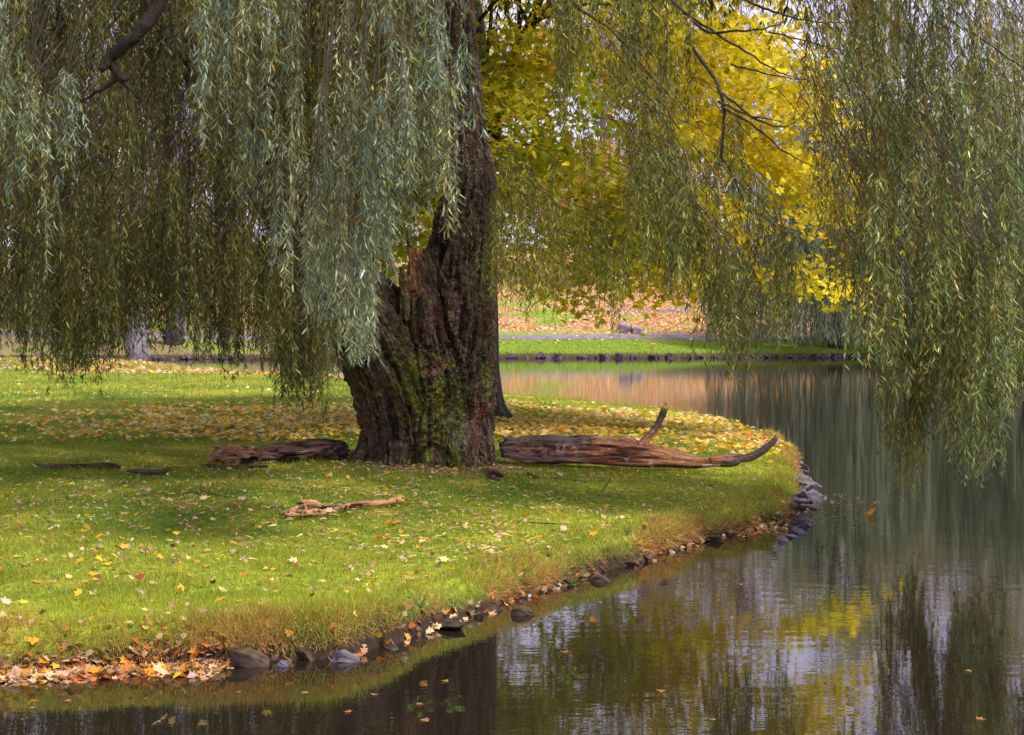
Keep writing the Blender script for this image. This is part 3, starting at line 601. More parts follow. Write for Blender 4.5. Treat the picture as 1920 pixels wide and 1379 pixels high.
cnt += curtain('fine olive strands right of the trunk', [(925, 420, 590), (1000, 440, 630), (1060, 400, 650), (1110, 240, 650), (1150, 150, 670), (1200, 100, 620), (1260, 60, 570)],
        16, 21, 85, 7, (.6, 1.5), .22, .095, .03, .13, ((.15, .17, .03), (.33, .32, .06)), .30, 60, holes=[(985, 130, 75, 160)], ups=(.1, .5))
cnt += curtain('green strands above the broken log', [(1050, -60, 260), (1100, -60, 330), (1180, -60, 420), (1250, -60, 580), (1300, -60, 620), (1340, -60, 690), (1390, -60, 740), (1420, -60, 735), (1460, -60, 690), (1500, -60, 640), (1540, -60, 560)],
        15.5, 20, 300, 7, (.6, 1.6), .22, .10, .029, .14, ((.08, .11, .028), (.24, .25, .07)), .36, 60, holes=[(1455, 35, 75, 55), (1470, 240, 85, 130), (1540, 450, 50, 90), (1345, 130, 40, 30), (1120, 230, 50, 90)], ups=(.3, .9))
cnt += curtain('long curtain over the water at right', [(1560, -60, 610), (1600, -60, 650), (1640, -60, 680), (1680, -60, 820), (1720, -60, 800), (1760, -60, 760), (1800, -60, 880), (1850, -60, 900), (1890, -60, 760), (1950, -60, 760), (2100, -60, 780)],
        14.8, 18.2, 600, 6, (.6, 1.8), .24, .10, .029, .14, MID, .34, 80, orange=.10, yb_rag=30, clump=.24, holes=[(1590, 350, 30, 120), (1700, 560, 18, 90)], wt=[.45, .6, 1, 1, 1, 1, 1, 1, .8, .6, .6])
cnt += curtain('thin golden-olive strands left of the long right curtain', [(1490, -60, 200), (1530, -60, 420), (1560, -60, 560), (1600, -60, 640), (1680, -60, 620)], 15.5, 18.5, 60, 6, (.6, 1.5), .24, .10, .030, .14, ((.14, .15, .035), (.34, .30, .07)), .25, 90, orange=.3, yb_rag=40, clump=.12, holes=[(1455, 35, 75, 45)])
cnt += curtain('yellowish spray almost touching the water, left of two', [(1655, 730, 860), (1680, 700, 945), (1700, 700, 940), (1740, 740, 880), (1755, 760, 820)], 16.8, 17.8, 20, 6, (.8, 1.5), .12, .10, .024, .14, ((.13, .17, .05), (.2, .23, .07)), .6, 30, orange=.1, clump=-1)
cnt += curtain('longest spray almost touching the water, right of two', [(1775, 650, 880), (1800, 650, 930), (1830, 650, 950), (1860, 650, 945), (1890, 650, 860)], 15.6, 17.2, 24, 7, (.9, 1.8), .13, .10, .024, .14, ((.13, .17, .07), (.2, .24, .11)), .6, 35, clump=-1)
# a few sprays across the trunk and at the stem
cnt += curtain('thin spray hanging in front of the trunk', [(860, 330, 470), (900, 340, 560), (935, 330, 620)], 18.2, 19, 10, 3, (.4, .9), .16, .09, .032, .13, MID, .6, 50)
# upper crown: unseen shell of coarse foliage above the frame, added to cast shade
n = 2600; th = U(0, 2 * np.pi, n); rr = 8.6 * np.sqrt(U(.0, 1, n)); zt = 6.8 + 5.6 * np.sqrt(np.clip(1 - (rr / 9.0) ** 2, 0, 1)) * U(.35, 1, n)
S = np.stack([AX[0] + rr * np.cos(th), AX[1] + rr * np.sin(th), zt], 1); L_ = U(.8, 1.8, n); PP = strands(S, L_, U(.1, .5, n)); PP = PP[PP[:, -1, 2] > 6.3]; L_ = L_[:len(PP)]
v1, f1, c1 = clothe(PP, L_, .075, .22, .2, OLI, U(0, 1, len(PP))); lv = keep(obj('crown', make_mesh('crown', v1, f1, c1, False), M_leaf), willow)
v2, f2 = thin_tubes(PP, np.full(len(PP), .006), np.full(len(PP), .002)); tw = obj('twigs', make_mesh('twigs', v2, f2, np.tile((.2, .12, .05), (len(v2), 1))), M_twig); tw.parent = lv
print('willow leaves', cnt)

# ------------------------------------------------------------------ skeleton trees
def grow(base, height_, r0, levels, spread=.9, nb=6, seed=0, up=.35, first=.3, lean=(0, 0)):
    r = np.random.default_rng(seed); segs = []
    def go(p, d, L_, rad, lv):
        K = 6 if lv == 0 else 4; pts = [p]; dd = d.copy()
        for i in range(K):
            dd = dd + r.normal(0, .05 if lv == 0 else .16, 3) + [0, 0, up * .12 if lv else 0]; dd /= np.linalg.norm(dd); pts.append(pts[-1] + dd * L_ / K)
        pts = np.array(pts); r1 = rad * (.35 if lv == 0 else .4); segs.append((pts, rad, r1, lv))
        if lv >= levels: return
        m = nb if lv else int(nb * 1.8)
        for k in range(m):
            t = r.uniform(first if lv == 0 else .2, .98); f_ = t * K; i = min(int(f_), K - 1); q = pts[i] + (pts[i + 1] - pts[i]) * (f_ - i)
            ax = pts[i + 1] - pts[i]; ax /= np.linalg.norm(ax); s = r.normal(0, 1, 3); s -= ax * s.dot(ax); s /= np.linalg.norm(s); an = r.uniform(.5, 1.0) * spread
            nd_ = ax * math.cos(an) + s * math.sin(an); nd_[2] += up * .3; nd_ /= np.linalg.norm(nd_)
            go(q, nd_, L_ * r.uniform(.35, .6) * (1.1 - .5 * t if lv == 0 else 1), (rad + (r1 - rad) * t) * .55, lv + 1)
    d0 = np.array([lean[0], lean[1], 1.]); d0 /= np.linalg.norm(d0); go(np.array(base, float), d0, height_, r0, 0)
    return segs
def segs_mesh(segs, sel, n, rmin=0.):
    parts = [tube(catmull(s[0], 2), np.maximum(np.interp(np.linspace(0, 1, 2 * (len(s[0]) - 1) + 1), [0, 1], [s[1], s[2]]), rmin), n) for s in segs if sel(s[3])]
    return join(parts)

# golden maple behind the willow
MB = np.array([(903 - 960) / F * 28.4, 28.4, 0]); MB[2] = hz(MB[0], MB[1]) - .05
maple = empty('maple_tree', tuple(MB), 'golden yellow maple standing right behind the willow trunk', 'tree')
sg = grow([0, 0, 0], 11.5, .33, 2, 1.0, 7, 11, .25, .26)
v, q, t = segs_mesh([s for s in sg if s[3] == 0], lambda l: True, 14)
fl_p = []
for an in np.arange(7) / 7 * 2 * np.pi + .2:
    fl_p.append(tube(catmull([(0.12 * math.cos(an), .12 * math.sin(an), .9), (.3 * math.cos(an), .3 * math.sin(an), .3), (.62 * math.cos(an), .62 * math.sin(an), -.06)], 5), np.interp(np.linspace(0, 1, 11), [0, 1], [.2, .06]), 9))
v, q, t = join([(v, q, t)] + fl_p)
obj('trunk', make_mesh('trunk', v, [q, t], np.tile((.06, .048, .05), (len(v), 1)) * U(.8, 1.2, (len(v), 1)), True, v), M_bark2, maple)
v, q, t = segs_mesh(sg, lambda l: l > 0, 6, .008); obj('branches', make_mesh('branches', v, [q, t], np.tile((.05, .04, .04), (len(v), 1)), True, v), M_bark2, maple)
nc = 640; dv = rng.normal(0, 1, (nc, 3)); dv /= np.linalg.norm(dv, axis=1)[:, None]; rad_ = U(.30, 1, nc) ** .5
cp = dv * rad_[:, None] * [5.5, 6.0, 5.6] + [0, 0, 7.6]; cp[:, 0] += np.where(cp[:, 2] < 4, .5, 0)
lump = 1 + .25 * (vn(dv * 3 + 5, 3) - .5); cp[:, :2] *= lump[:, None]
cp = cp[(cp[:, 2] > 2.2) & ((cp[:, 0] < 1.5) | (U(0, 1, len(cp)) < .62))]
ex = []
for qx, qy, sx, sy, m_ in [(1530, 400, 30, 12, 5), (1525, 500, 18, 24, 4), (1480, 300, 45, 30, 5), (1410, 240, 55, 50, 10), (1500, 210, 40, 25, 3), (1200, 420, 70, 60, 20), (1230, 500, 40, 30, 10), (980, 120, 60, 110, 34)]:
    ex.append(W(rng.normal(qx, sx, m_), rng.normal(qy, sy, m_), U(25.8, 28, m_)) - MB)
cp = np.vstack([cp] + ex); nc = len(cp)
per = 95; idx = np.repeat(np.arange(nc), per); N = len(idx); out_ = cp[:, :2] / (np.linalg.norm(cp[:, :2], axis=1)[:, None] + .1)
al = rng.normal(0, .55, N); ac = rng.normal(0, .38, N); o2 = out_[idx]; pos = cp[idx] + np.stack([o2[:, 0] * al - o2[:, 1] * ac, o2[:, 1] * al + o2[:, 0] * ac, rng.normal(0, .13, N) - .28 * al - .12 * al ** 2], 1)
a = np.stack([o2[:, 0] + rng.normal(0, .6, N), o2[:, 1] + rng.normal(0, .6, N), U(-1.0, -.1, N)], 1); b = rng.normal(0, 1, (N, 3)); b[:, 2] *= .4
gx = sm(fbm(pos * .5, 3, 14) + .028 * pos[:, 0] + .02 * rng.normal(0, 1, N) - .02 * sm(pos[:, 2], 3, 9), .36, .66)
col = mixc((.36, .43, .03), (.68, .57, .03), gx) * U(.55, 1.2, (N, 1)) * np.repeat(U(.7, 1.2, nc), per)[:, None]; col = np.where((U(0, 1, N) < .02)[:, None], np.array((.70, .38, .04)), col)
v, f, c = instance(ML, MLF, pos, a, b, U(.085, .15, N), None, col); obj('crown', make_mesh('crown', v, f, c, False), M_maple, maple)

# ------------------------------------------------------------------ far weeping willows
def far_willow(seed, Hh=16.5, R_=6.3):
    r = np.random.default_rng(seed); root = empty('weeping_willow', (0, 0, 0))
    sg = grow([0, 0, -.2], Hh * .8, .45, 2, 1.0, 5, seed, .5, .25); v, q, t = segs_mesh(sg, lambda l: True, 7, .03)
    obj('trunk', make_mesh('trunk', v, [q, t], np.tile((.055, .045, .045), (len(v), 1)), True, v), M_bark2, root)
    n = 2500; th = r.uniform(0, 2 * np.pi, n); rr = R_ * np.sqrt(r.uniform(.05, 1, n)) * (1 + .22 * np.sin(3 * th + seed)); ztop = Hh * (.42 + .58 * np.sqrt(np.clip(1 - (rr / (R_ * 1.25)) ** 2, 0, 1))) * r.uniform(.75, 1, n)
    lob = vn(np.stack([np.cos(th) * 3, np.sin(th) * 3, rr * .3], 1), seed); bot = .1 + 2.2 * lob * r.uniform(.5, 1, n)
    ztop = bot + (ztop - bot) * r.uniform(.22, 1, n); L_ = np.minimum(ztop - bot, r.uniform(2.5, 7, n)); S = np.stack([rr * np.cos(th), rr * np.sin(th), ztop], 1); global rng
    PP = strands(S, L_, r.uniform(.1, .5, n)); m = np.maximum(3, L_ / .14).astype(int); idx = np.repeat(np.arange(n), m); N = len(idx); t_ = r.uniform(0, 1, N); f_ = t_ * 8; i = np.minimum(f_.astype(int), 7)
    pos = PP[idx, i] * (1 - (f_ - i))[:, None] + PP[idx, i + 1] * (f_ - i)[:, None] + r.normal(0, .05, (N, 3))
    a = np.stack([r.normal(0, .22, N), r.normal(0, .22, N), -np.ones(N)], 1); b = r.normal(0, 1, (N, 3)); tint = np.clip(r.uniform(-.2, .8, n) + (vn(np.stack([th * 5, rr, rr * 0], 1), 6) - .4), 0, 1)
    col = mixc((.11, .16, .10), (.46, .48, .34), tint[idx] ** 1.3) * r.uniform(.75, 1.25, (N, 1)); v, f, c = instance(QL, QLF, pos, a, b, r.uniform(.25, .5, N), r.uniform(.03, .06, N), col)
    obj('crown', make_mesh('crown', v, f, c, False), M_far, root); return root
fw = [far_willow(5), far_willow(9, 15, 5.8)]
SP = [(19.3, 97, 0, 1.0, 0, 'grey-green weeping willow on the far bank seen between the right curtains'), (29.6, 96.5, 1, 1.12, 2, 'weeping willow on the far bank behind the rightmost curtain'), (38.5, 99, 0, 1.1, 4, 'weeping willow on the far bank beyond the right edge')]
used = set()
for x, y, k, s, rz, lab in SP:
    o = fw[k] if k not in used else copy_tree(fw[k]); used.add(k)
    o.location = (x, y, hz(x, y)); o.scale = (s, s, s); o.rotation_euler = (0, 0, rz); tag(o, lab, 'tree', 'weeping willows on the far bank')

# ------------------------------------------------------------------ bare woods on the hill
def bare(seed, Hh):
    root = empty('bare_tree', (0, 0, 0)); sg = grow([0, 0, -.3], Hh, .34, 3, .75, 6, seed, .6, .3)
    v, q, t = segs_mesh(sg, lambda l: l == 0, 8); obj('trunk', make_mesh('trunk', v, [q, t], np.tile((.13, .10, .13), (len(v), 1)), True, v), M_bark2, root)
    v, q, t = segs_mesh(sg, lambda l: l > 0, 4, .022); obj('crown', make_mesh('crown', v, [q, t], np.tile((.24, .18, .22), (len(v), 1)), True, v), M_bark2, root); return root
bt = [bare(21, 19), bare(22, 23), bare(23, 17)]
rb = np.random.default_rng(17); k = 0
for i in range(45):
    x = -62 + (i % 15) * 8.6 + rb.uniform(-3.5, 3.5); y = 140 + (i // 15) * 26 + rb.uniform(-9, 9); x *= y / 150
    o = bt[k] if k < 3 else copy_tree(bt[int(rb.integers(3))]); k += 1
    s = rb.uniform(.8, 1.2); o.location = (x, y, hz(x, y)); o.scale = (s, s, s); o.rotation_euler = (0, 0, rb.uniform(0, 6.3)); tag(o, 'bare purple-grey tree in the leafless woods on the hill', 'tree', 'bare trees on the far hill')
# autumn trees in leaf on the far slope
def leafy(name, seed, Hh, R_, ca, cb):
    r = np.random.default_rng(seed); root = empty(name, (0, 0, 0)); sg = grow([0, 0, -.3], Hh * .85, .35, 2, .9, 6, seed, .4, .25)
    v, q, t = segs_mesh(sg, lambda l: True, 8, .02); obj('trunk', make_mesh('trunk', v, [q, t], np.tile((.07, .055, .06), (len(v), 1)), True, v), M_bark2, root)
    n = 420; d = r.normal(0, 1, (n, 3)); d /= np.linalg.norm(d, axis=1)[:, None]; cpp = d * (r.uniform(.2, 1, n) ** .5)[:, None] * [R_, R_, Hh * .36] * (1 + .5 * (vn(d * 2.5, seed) - .5))[:, None] + [0, 0, Hh * .62]
    idx = np.repeat(np.arange(n), 55); N = len(idx); pos = cpp[idx] + r.normal(0, 1, (N, 3)) * [.55, .55, .25]; a = r.normal(0, 1, (N, 3)); a[:, 2] -= .6; b = r.normal(0, 1, (N, 3))
    col = mixc(ca, cb, np.clip(vn(cpp * .5, seed)[idx] + r.normal(0, .15, N), 0, 1)) * r.uniform(.7, 1.25, (N, 1)); v, f, c = instance(QL, QLF, pos, a, b, r.uniform(.16, .3, N), r.uniform(.1, .2, N), col)
    obj('crown', make_mesh('crown', v, f, c, False), M_far, root); return root
for x, y, sd_, Hh, R_, ca, cb, lab in [(-26, 104, 31, 14, 7, (.10, .12, .04), (.30, .24, .07), 'dull olive-brown tree on the far bank behind the left curtain'), (-39, 118, 32, 16, 8, (.26, .18, .08), (.40, .30, .12), 'tan autumn tree far left on the slope'),
                                    (-10, 128, 33, 13, 6, (.40, .38, .06), (.55, .42, .08), 'yellow-green tree on the slope behind the willow trunk'), (6, 132, 34, 12, 5.5, (.42, .24, .20), (.55, .36, .20), 'russet pink tree high on the far slope'),
                                    (31, 128, 35, 14, 6, (.42, .27, .22), (.5, .36, .22), 'dusty pink tree on the slope at the right'),
                                    (25, 122, 36, 21, 7, (.20, .24, .13), (.38, .36, .16), 'tall hazy grey-green tree behind the far willows at right'), (40, 120, 37, 22, 8, (.22, .25, .15), (.36, .36, .18), 'tallest grey-green tree at the right edge behind the far willows'), (16, 138, 38, 20, 6, (.28, .25, .16), (.42, .36, .16), 'tan-green tree between the maple and the far willows')]:
    o = leafy('autumn_tree', sd_, Hh, R_, ca, cb); o.location = (x, y, hz(x, y)); tag(o, lab, 'tree', 'autumn trees on the far bank')

# two plain trunks seen under the left curtain
for px, py, D, r0, colr, lab in [(256, 668, 77, .55, (.22, .20, .24), 'pale grey tree trunk on the leafy point under the left curtain'), (326, 655, 95, .58, (.10, .08, .12), 'dark purplish tree trunk on the far bank under the left curtain'), (432, 655, 99, .2, (.09, .06, .06), 'slim dark tree on the far bank left of the willow trunk')]:
    x = (px - 960) / F * D; root = empty('tree', (x, D, hz(x, D)), lab, 'tree'); sg = grow([0, 0, -.2], 15, r0, 2, .9, 6, int(px), .4, .35)
    v, q, t = segs_mesh(sg, lambda l: l == 0, 14); obj('trunk', make_mesh('trunk', v, [q, t], np.tile(colr, (len(v), 1)), True, v), M_bark2, root)
    v, q, t = segs_mesh(sg, lambda l: l > 0, 5, .02); cr_ = obj('crown', make_mesh('crown', v, [q, t], np.tile(colr, (len(v), 1)), True, v), M_bark2, root)

# ------------------------------------------------------------------ logs and dead wood
def log_col_r(co, nr, rel, fl, big):
    px = 960 + co[:, 0] / co[:, 1] * F; n1 = fbm(np.column_stack([co[:, 0] * 1.5, co[:, 1] * 9, co[:, 2] * 9]), 4, 3); n2 = fbm(co * 10, 3, 5)
    n3 = fbm(np.column_stack([co[:, 0] * 2.2, co[:, 1] * 30, co[:, 2] * 30]), 3, 13)
    wood = mixc((.16, .05, .03), (.66, .30, .16), sm(n1 * .6 + n3 * .4, .38, .58)); wood = mixc(wood, (.02, .012, .01), sm(n3, .42, .34) * .85); bark = mixc((.04, .03, .03), (.17, .12, .12), sm(rel, -.4, .3))
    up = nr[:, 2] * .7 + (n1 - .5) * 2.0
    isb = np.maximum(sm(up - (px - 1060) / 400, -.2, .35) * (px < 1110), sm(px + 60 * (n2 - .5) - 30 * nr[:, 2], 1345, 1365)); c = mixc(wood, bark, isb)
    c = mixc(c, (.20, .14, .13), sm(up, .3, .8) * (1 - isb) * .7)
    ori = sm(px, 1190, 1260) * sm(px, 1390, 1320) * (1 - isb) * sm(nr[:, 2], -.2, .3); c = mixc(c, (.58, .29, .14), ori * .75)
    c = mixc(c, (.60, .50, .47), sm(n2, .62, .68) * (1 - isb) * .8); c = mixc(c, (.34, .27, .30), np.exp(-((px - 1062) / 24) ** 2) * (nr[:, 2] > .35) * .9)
    stubm = (px > 1200) * (co[:, 2] > .84); c = mixc(c, mixc((.10, .07, .06), (.24, .18, .13), n1), stubm * 1.); c = mixc(c, (.55, .32, .14), stubm * sm(co[:, 2], 1.06, 1.13)); return c
Dl = 20.2
L1 = path_px([(936, 844, Dl, 17), (948, 842, Dl, 22), (1000, 838, Dl, 25), (1060, 843, Dl, 27), (1130, 845, Dl, 26), (1200, 850, Dl, 22), (1260, 859, Dl, 17), (1320, 866, Dl - .05, 10), (1345, 865, Dl - .1, 12), (1375, 865, Dl - .1, 11), (1388, 861, Dl - .1, 7.5), (1410, 857, Dl - .1, 7), (1430, 845, Dl - .1, 5.5), (1446, 832, Dl - .1, 4), (1456, 821, Dl - .1, 2)])
L1 = (L1[0], L1[1] * .86)
L2 = path_px([(1190, 852, Dl, 18), (1208, 829, Dl, 11), (1228, 806, Dl, 8.5), (1240, 785, Dl, 8), (1247, 768, Dl, 7.5), (1249, 764, Dl, 7)])
L5 = path_px([(1245, 775, Dl, 4), (1248, 762, Dl, 3), (1247, 752, Dl, 1)]); L6 = path_px([(1068, 822, Dl, 7), (1082, 818, Dl - .05, 4), (1090, 819, Dl - .05, 1)]); L7 = path_px([(960, 824, Dl, 8), (942, 823, Dl - .1, 4), (930, 828, Dl - .1, 1)]); L8 = path_px([(1240, 846, Dl, 7), (1268, 843, Dl, 4), (1285, 847, Dl, 1.5)]); L9 = path_px([(1330, 862, Dl - .1, 8), (1362, 857, Dl - .1, 8), (1384, 856, Dl - .1, 5), (1392, 851, Dl - .1, 2)]); L10 = path_px([(945, 853, Dl - .1, 8), (990, 862, Dl - .2, 9), (1050, 866, Dl - .25, 5)]); L11 = path_px([(1150, 828, Dl, 6), (1175, 824, Dl, 9), (1192, 830, Dl, 6)])
L3 = path_px([(1040, 862, Dl - .25, 6), (1130, 866, Dl - .3, 8), (1240, 870, Dl - .3, 7), (1310, 873, Dl - .3, 4), (1350, 873, Dl - .3, 1.5)])
L4 = path_px([(985, 828, Dl, 8), (1030, 824, Dl, 10), (1078, 824, Dl, 6)])
lg = empty('fallen_log', (W(1190, 870, Dl)[0], Dl, hz(W(1190, 870, Dl)[0], Dl)), 'long reddish broken log with an upturned stub, right of the willow trunk', 'log')
keep(obj('log', sculpt('log', [L1, L2, L3, L4, L5, L6, L7, L8, L9, L10, L11], .009, .10, 22, 2.2, log_col_r, .13, 40), M_log), lg)
def log_col_l(co, nr, rel, fl, big):
    px = 960 + co[:, 0] / co[:, 1] * F; n1 = fbm(co * [3, 8, 8], 4, 3); n2 = fbm(co * 9, 3, 9)
    rot = mixc((.08, .03, .018), (.42, .22, .12), sm(n2 + .5 * rel, .38, .56)); rot = mixc(rot, (.62, .36, .20), sm(n2, .58, .66) * .7); n3 = fbm(np.column_stack([co[:, 0] * 3, co[:, 1] * 30, co[:, 2] * 30]), 3, 13); gr = mixc((.04, .02, .018), (.34, .22, .19), sm(n1 * .5 + n3 * .5, .36, .6)); gr = mixc(gr, (.13, .06, .045), sm(nr[:, 2] + (n1 - .5), .1, .5) * .7)
    c = mixc(rot, gr, sm(px + 50 * (n2 - .5), 478, 492)); 
    for hx, hy, rx, ry in [(458, 868, 11, 8), (474, 862, 9, 7), (530, 866, 12, 4)]:
        py = HZ + (H - co[:, 2]) / co[:, 1] * F; c = mixc(c, (.012, .008, .006), sm(((px - hx) / rx) ** 2 + ((py - hy) / ry) ** 2, 1.2, .8))  # shade of the hollows painted as near-black ovals, no cavity cut
    return c
K1 = path_px([(390, 868, 19.7, 10), (404, 858, 19.7, 18), (430, 853, 19.7, 24), (465, 856, 19.7, 22), (486, 858, 19.7, 20)]); K2 = path_px([(482, 862, 19.7, 17), (492, 858, 19.7, 25), (550, 852, 19.8, 27), (600, 846, 19.9, 24), (630, 844, 19.95, 17), (645, 843, 20, 12)])
KX = [path_px([(420, 838, 19.65, 9), (400, 836, 19.6, 5), (384, 839, 19.6, 1.5)]), path_px([(400, 870, 19.55, 8), (385, 877, 19.5, 4), (372, 879, 19.5, 1.5)]), path_px([(440, 868, 19.45, 9), (470, 872, 19.4, 8), (500, 874, 19.45, 4)]), path_px([(560, 833, 19.75, 8), (600, 829, 19.8, 8), (632, 834, 19.9, 5), (648, 838, 19.9, 2)]),
      path_px([(636, 850, 19.85, 8), (652, 846, 19.85, 4), (660, 843, 19.85, 1.5)]), path_px([(640, 838, 19.95, 6), (655, 835, 19.95, 2)]), path_px([(520, 848, 19.5, 9), (570, 846, 19.55, 8), (620, 840, 19.65, 5)])]
lg = empty('rotten_log', (W(520, 870, 20)[0], 20, hz(W(520, 870, 20)[0], 20)), 'short rotten log with hollows painted dark and an orange crumbling end, left of the trunk', 'log')
lo = keep(obj('log', sculpt('log', [K1, K2] + KX, .010, .11, 22, 5, log_col_l, .20, 50), M_log), lg)
def on_ground(pts, lift=.025):   # photo px on the lawn -> world
    out = []
    for px, py, r in pts:
        D = (H - .42) * F / (py - HZ)
        for _ in range(4): x = (px - 960) / F * D; z = hz(x, D) + r * D / F * .7; D = (H - z) * F / (py - HZ)
        out.append((x, D, z + lift, r * D / F))
    a = np.array(out); return a[:, :3], a[:, 3]
def simple_col(c0, c1, k=8):
    return lambda co, nr, rel, fl, big: mixc(c0, c1, sm(fbm(co * [k * .4, k, k], 3, 9) + .3 * rel, .35, .65))
def wood(name, label, cat, lists, vox, amp, cf, kr=30, na=.03, group=None, thin=1.):
    ts = [on_ground(l) for l in lists]; ts = [(p_, r_ * thin) for p_, r_ in ts]; c = ts[0][0].mean(0); r = empty(name, tuple(c), label, cat, group)
    keep(obj('wood', sculpt('wood', ts, vox, amp, kr, 4, cf, na, len(label)), M_log), r)
wood('bark_slab', 'pale orange slab of split bark lying on the front lawn', 'bark', [[(524, 969, 2), (545, 966, 6), (570, 958, 8), (592, 952, 10), (612, 958, 6), (640, 958, 6), (660, 953, 5), (690, 951, 6), (725, 948, 6), (742, 943, 8), (756, 946, 4)], [(540, 972, 3), (575, 968, 7), (615, 965, 5), (630, 966, 2)], [(560, 950, 2), (580, 945, 5), (600, 950, 4)], [(530, 962, 1.5), (518, 960, 1)]], .007, .09,
     lambda co, nr, rel, fl, big: mixc((.06, .03, .022), (.66, .36, .18), sm(fbm(co * [14, 24, 24], 4, 9) + .03 * np.sin(co[:, 0] * 6 + 2) + .5 * rel, .42, .60)), thin=.72)
wood('fallen_stick', 'long thin dark stick on the shaded grass at far left', 'stick', [[(68, 876, 3), (110, 879, 5), (150, 879, 5), (200, 878, 6), (222, 881, 3)]], .009, .02, simple_col((.035, .022, .02), (.13, .08, .06)))
wood('fallen_stick', 'short dark stick between the long stick and the rotten log', 'stick', [[(240, 887, 3), (262, 888, 5), (290, 890, 6), (310, 889, 4)], [(300, 890, 2.5), (318, 882, 1.5), (350, 880, 1)]], .009, .02, simple_col((.035, .022, .02), (.13, .08, .06)))
wood('fallen_stick', 'flat dark stick at the foot of the rotten log', 'stick', [[(378, 877, 2), (420, 879, 3.5), (460, 880, 3), (505, 879, 2)]], .009, .02, simple_col((.035, .02, .018), (.12, .07, .05)))
wood('bark_heap', 'small heap of dark red bark crumbs below the trunk', 'bark', [[(905, 884, 4), (918, 890, 8), (932, 894, 7), (942, 898, 3)], [(912, 896, 3), (925, 902, 5), (938, 903, 3)]], .008, .06, simple_col((.05, .02, .02), (.24, .12, .10), 14), 40, .08)
for i, (pts, lab) in enumerate([([(990, 892, 2), (1006, 899, 2), (1012, 901, 1)], 'tiny dark twig right of the bark heap'), ([(1030, 900, 1.5), (1065, 903, 2), (1100, 908, 1.2)], 'thin dark twig on the grass in front of the right log'), ([(1130, 918, 1.2), (1142, 908, 1.4), (1146, 902, 1)], 'upright bent twig in front of the right log'),
                         ([(975, 983, 1), (1010, 986, 2), (1035, 987, 2.4), (1050, 988, 1.5)], 'dark twig on the sunny lawn near the bank'), ([(515, 828, 1), (535, 826, 1.6), (550, 822, 1)], 'twig lying behind the rotten log'), ([(1225, 836, 1.2), (1250, 835, 1.5), (1268, 836, 1)], 'small twig just behind the log stub')]):
    wood('twig', lab, 'twig', [pts], .006, .01, simple_col((.04, .025, .025), (.14, .09, .08)))

# ------------------------------------------------------------------ rocks
def rock_mesh(name, seed, sx, sy, sz, cuts=14, sub=0):
    r = np.random.default_rng(seed); bm = bmesh.new()
    for p in r.normal(0, 1, (cuts, 3)):
        p = p / np.linalg.norm(p) * r.uniform(.8, 1.05); bm.verts.new((p[0] * sx, p[1] * sy, p[2] * sz))
    res = bmesh.ops.convex_hull(bm, input=bm.verts[:])
    bmesh.ops.delete(bm, geom=[v for v in bm.verts if not v.link_faces], context='VERTS')
    bmesh.ops.bevel(bm, geom=bm.edges[:], offset=min(sx, sz) * .06, segments=1, affect='EDGES', profile=.6)
    bmesh.ops.triangulate(bm, faces=bm.faces[:]); bmesh.ops.subdivide_edges(bm, edges=bm.edges[:], cuts=1, use_grid_fill=True)
    for v in bm.verts: v.co += Vector(r.normal(0, 1, 3)) * min(sx, sz) * .025
    me = bpy.data.meshes.new(name); bm.to_mesh(me); bm.free(); me.update(); return me
def place_rock(me, mat, x, y, z, rot, label, group=None, name='rock', s=1):
    o = obj(name, me, mat) if not me.users else obj(name, me); 
    if not me.materials: me.materials.append(mat)
    o.location = (x, y, z); o.rotation_euler = rot; o.scale = (s, s, s); return tag(o, label, 'rock', group)
# big wedge rock at the near edge, drawn from the photo and given depth
def wedge(label, outline, base_py, depth, name='rock', mat=M_stone):
    D = H * F / (base_py - HZ); cx = np.mean([p[0] for p in outline]); bm = bmesh.new(); r = np.random.default_rng(int(cx))
    x0 = (cx - 960) / F * D
    for (px, py) in outline:
        X = (px - cx) / F * D; Z = (base_py - py) / F * D
        for yy, k in ((0 + .25 * Z, 1), (depth, .86)):
            bm.verts.new((X * k + r.normal(0, .004), yy + r.normal(0, .012), Z * (1 if yy < depth else .8) - .02))
    hh = max(base_py - p[1] for p in outline) / F * D; ww = (outline[-1][0] - outline[0][0]) / F * D
    for kx, kz in ((-.28, .10), (-.12, .7)): bm.verts.new((ww * kx, -.03, hh * kz))
    bmesh.ops.convex_hull(bm, input=bm.verts[:]); bmesh.ops.delete(bm, geom=[v for v in bm.verts if not v.link_faces], context='VERTS')
    bmesh.ops.triangulate(bm, faces=bm.faces[:]); bmesh.ops.subdivide_edges(bm, edges=bm.edges[:], cuts=2, use_grid_fill=True)
    for v in bm.verts: v.co += Vector(r.normal(0, .0025, 3))
    me = bpy.data.meshes.new(name); bm.to_mesh(me); bm.free(); o = obj(name, me, mat); o.location = (x0, D - .12, 0); return tag(o, label, 'rock')
wedge('dark wedge-shaped rock at the near water edge with a yellow leaf on it', [(428, 1243), (433, 1208), (446, 1205), (462, 1206), (475, 1216), (490, 1217), (503, 1224), (510, 1232), (509, 1243)], 1243, .22)
wedge('small mauve stone just right of the dark wedge rock', [(517, 1242), (530, 1228), (545, 1227), (549, 1241)], 1242, .12, mat=M_slate)
wedge('pale mauve pointed stone on the near bank', [(624, 1233), (631, 1212), (645, 1208), (660, 1217), (678, 1227), (676, 1231)], 1234, .14, mat=M_slate)
wedge('low grey stone among the orange leaves, lower left', [(150, 1256), (158, 1245), (172, 1243), (188, 1250), (192, 1257)], 1257, .12, mat=M_slate)
wedge('grey stone right of the leaf drift', [(236, 1253), (245, 1241), (262, 1240), (276, 1247), (280, 1254)], 1254, .12, mat=M_slate)
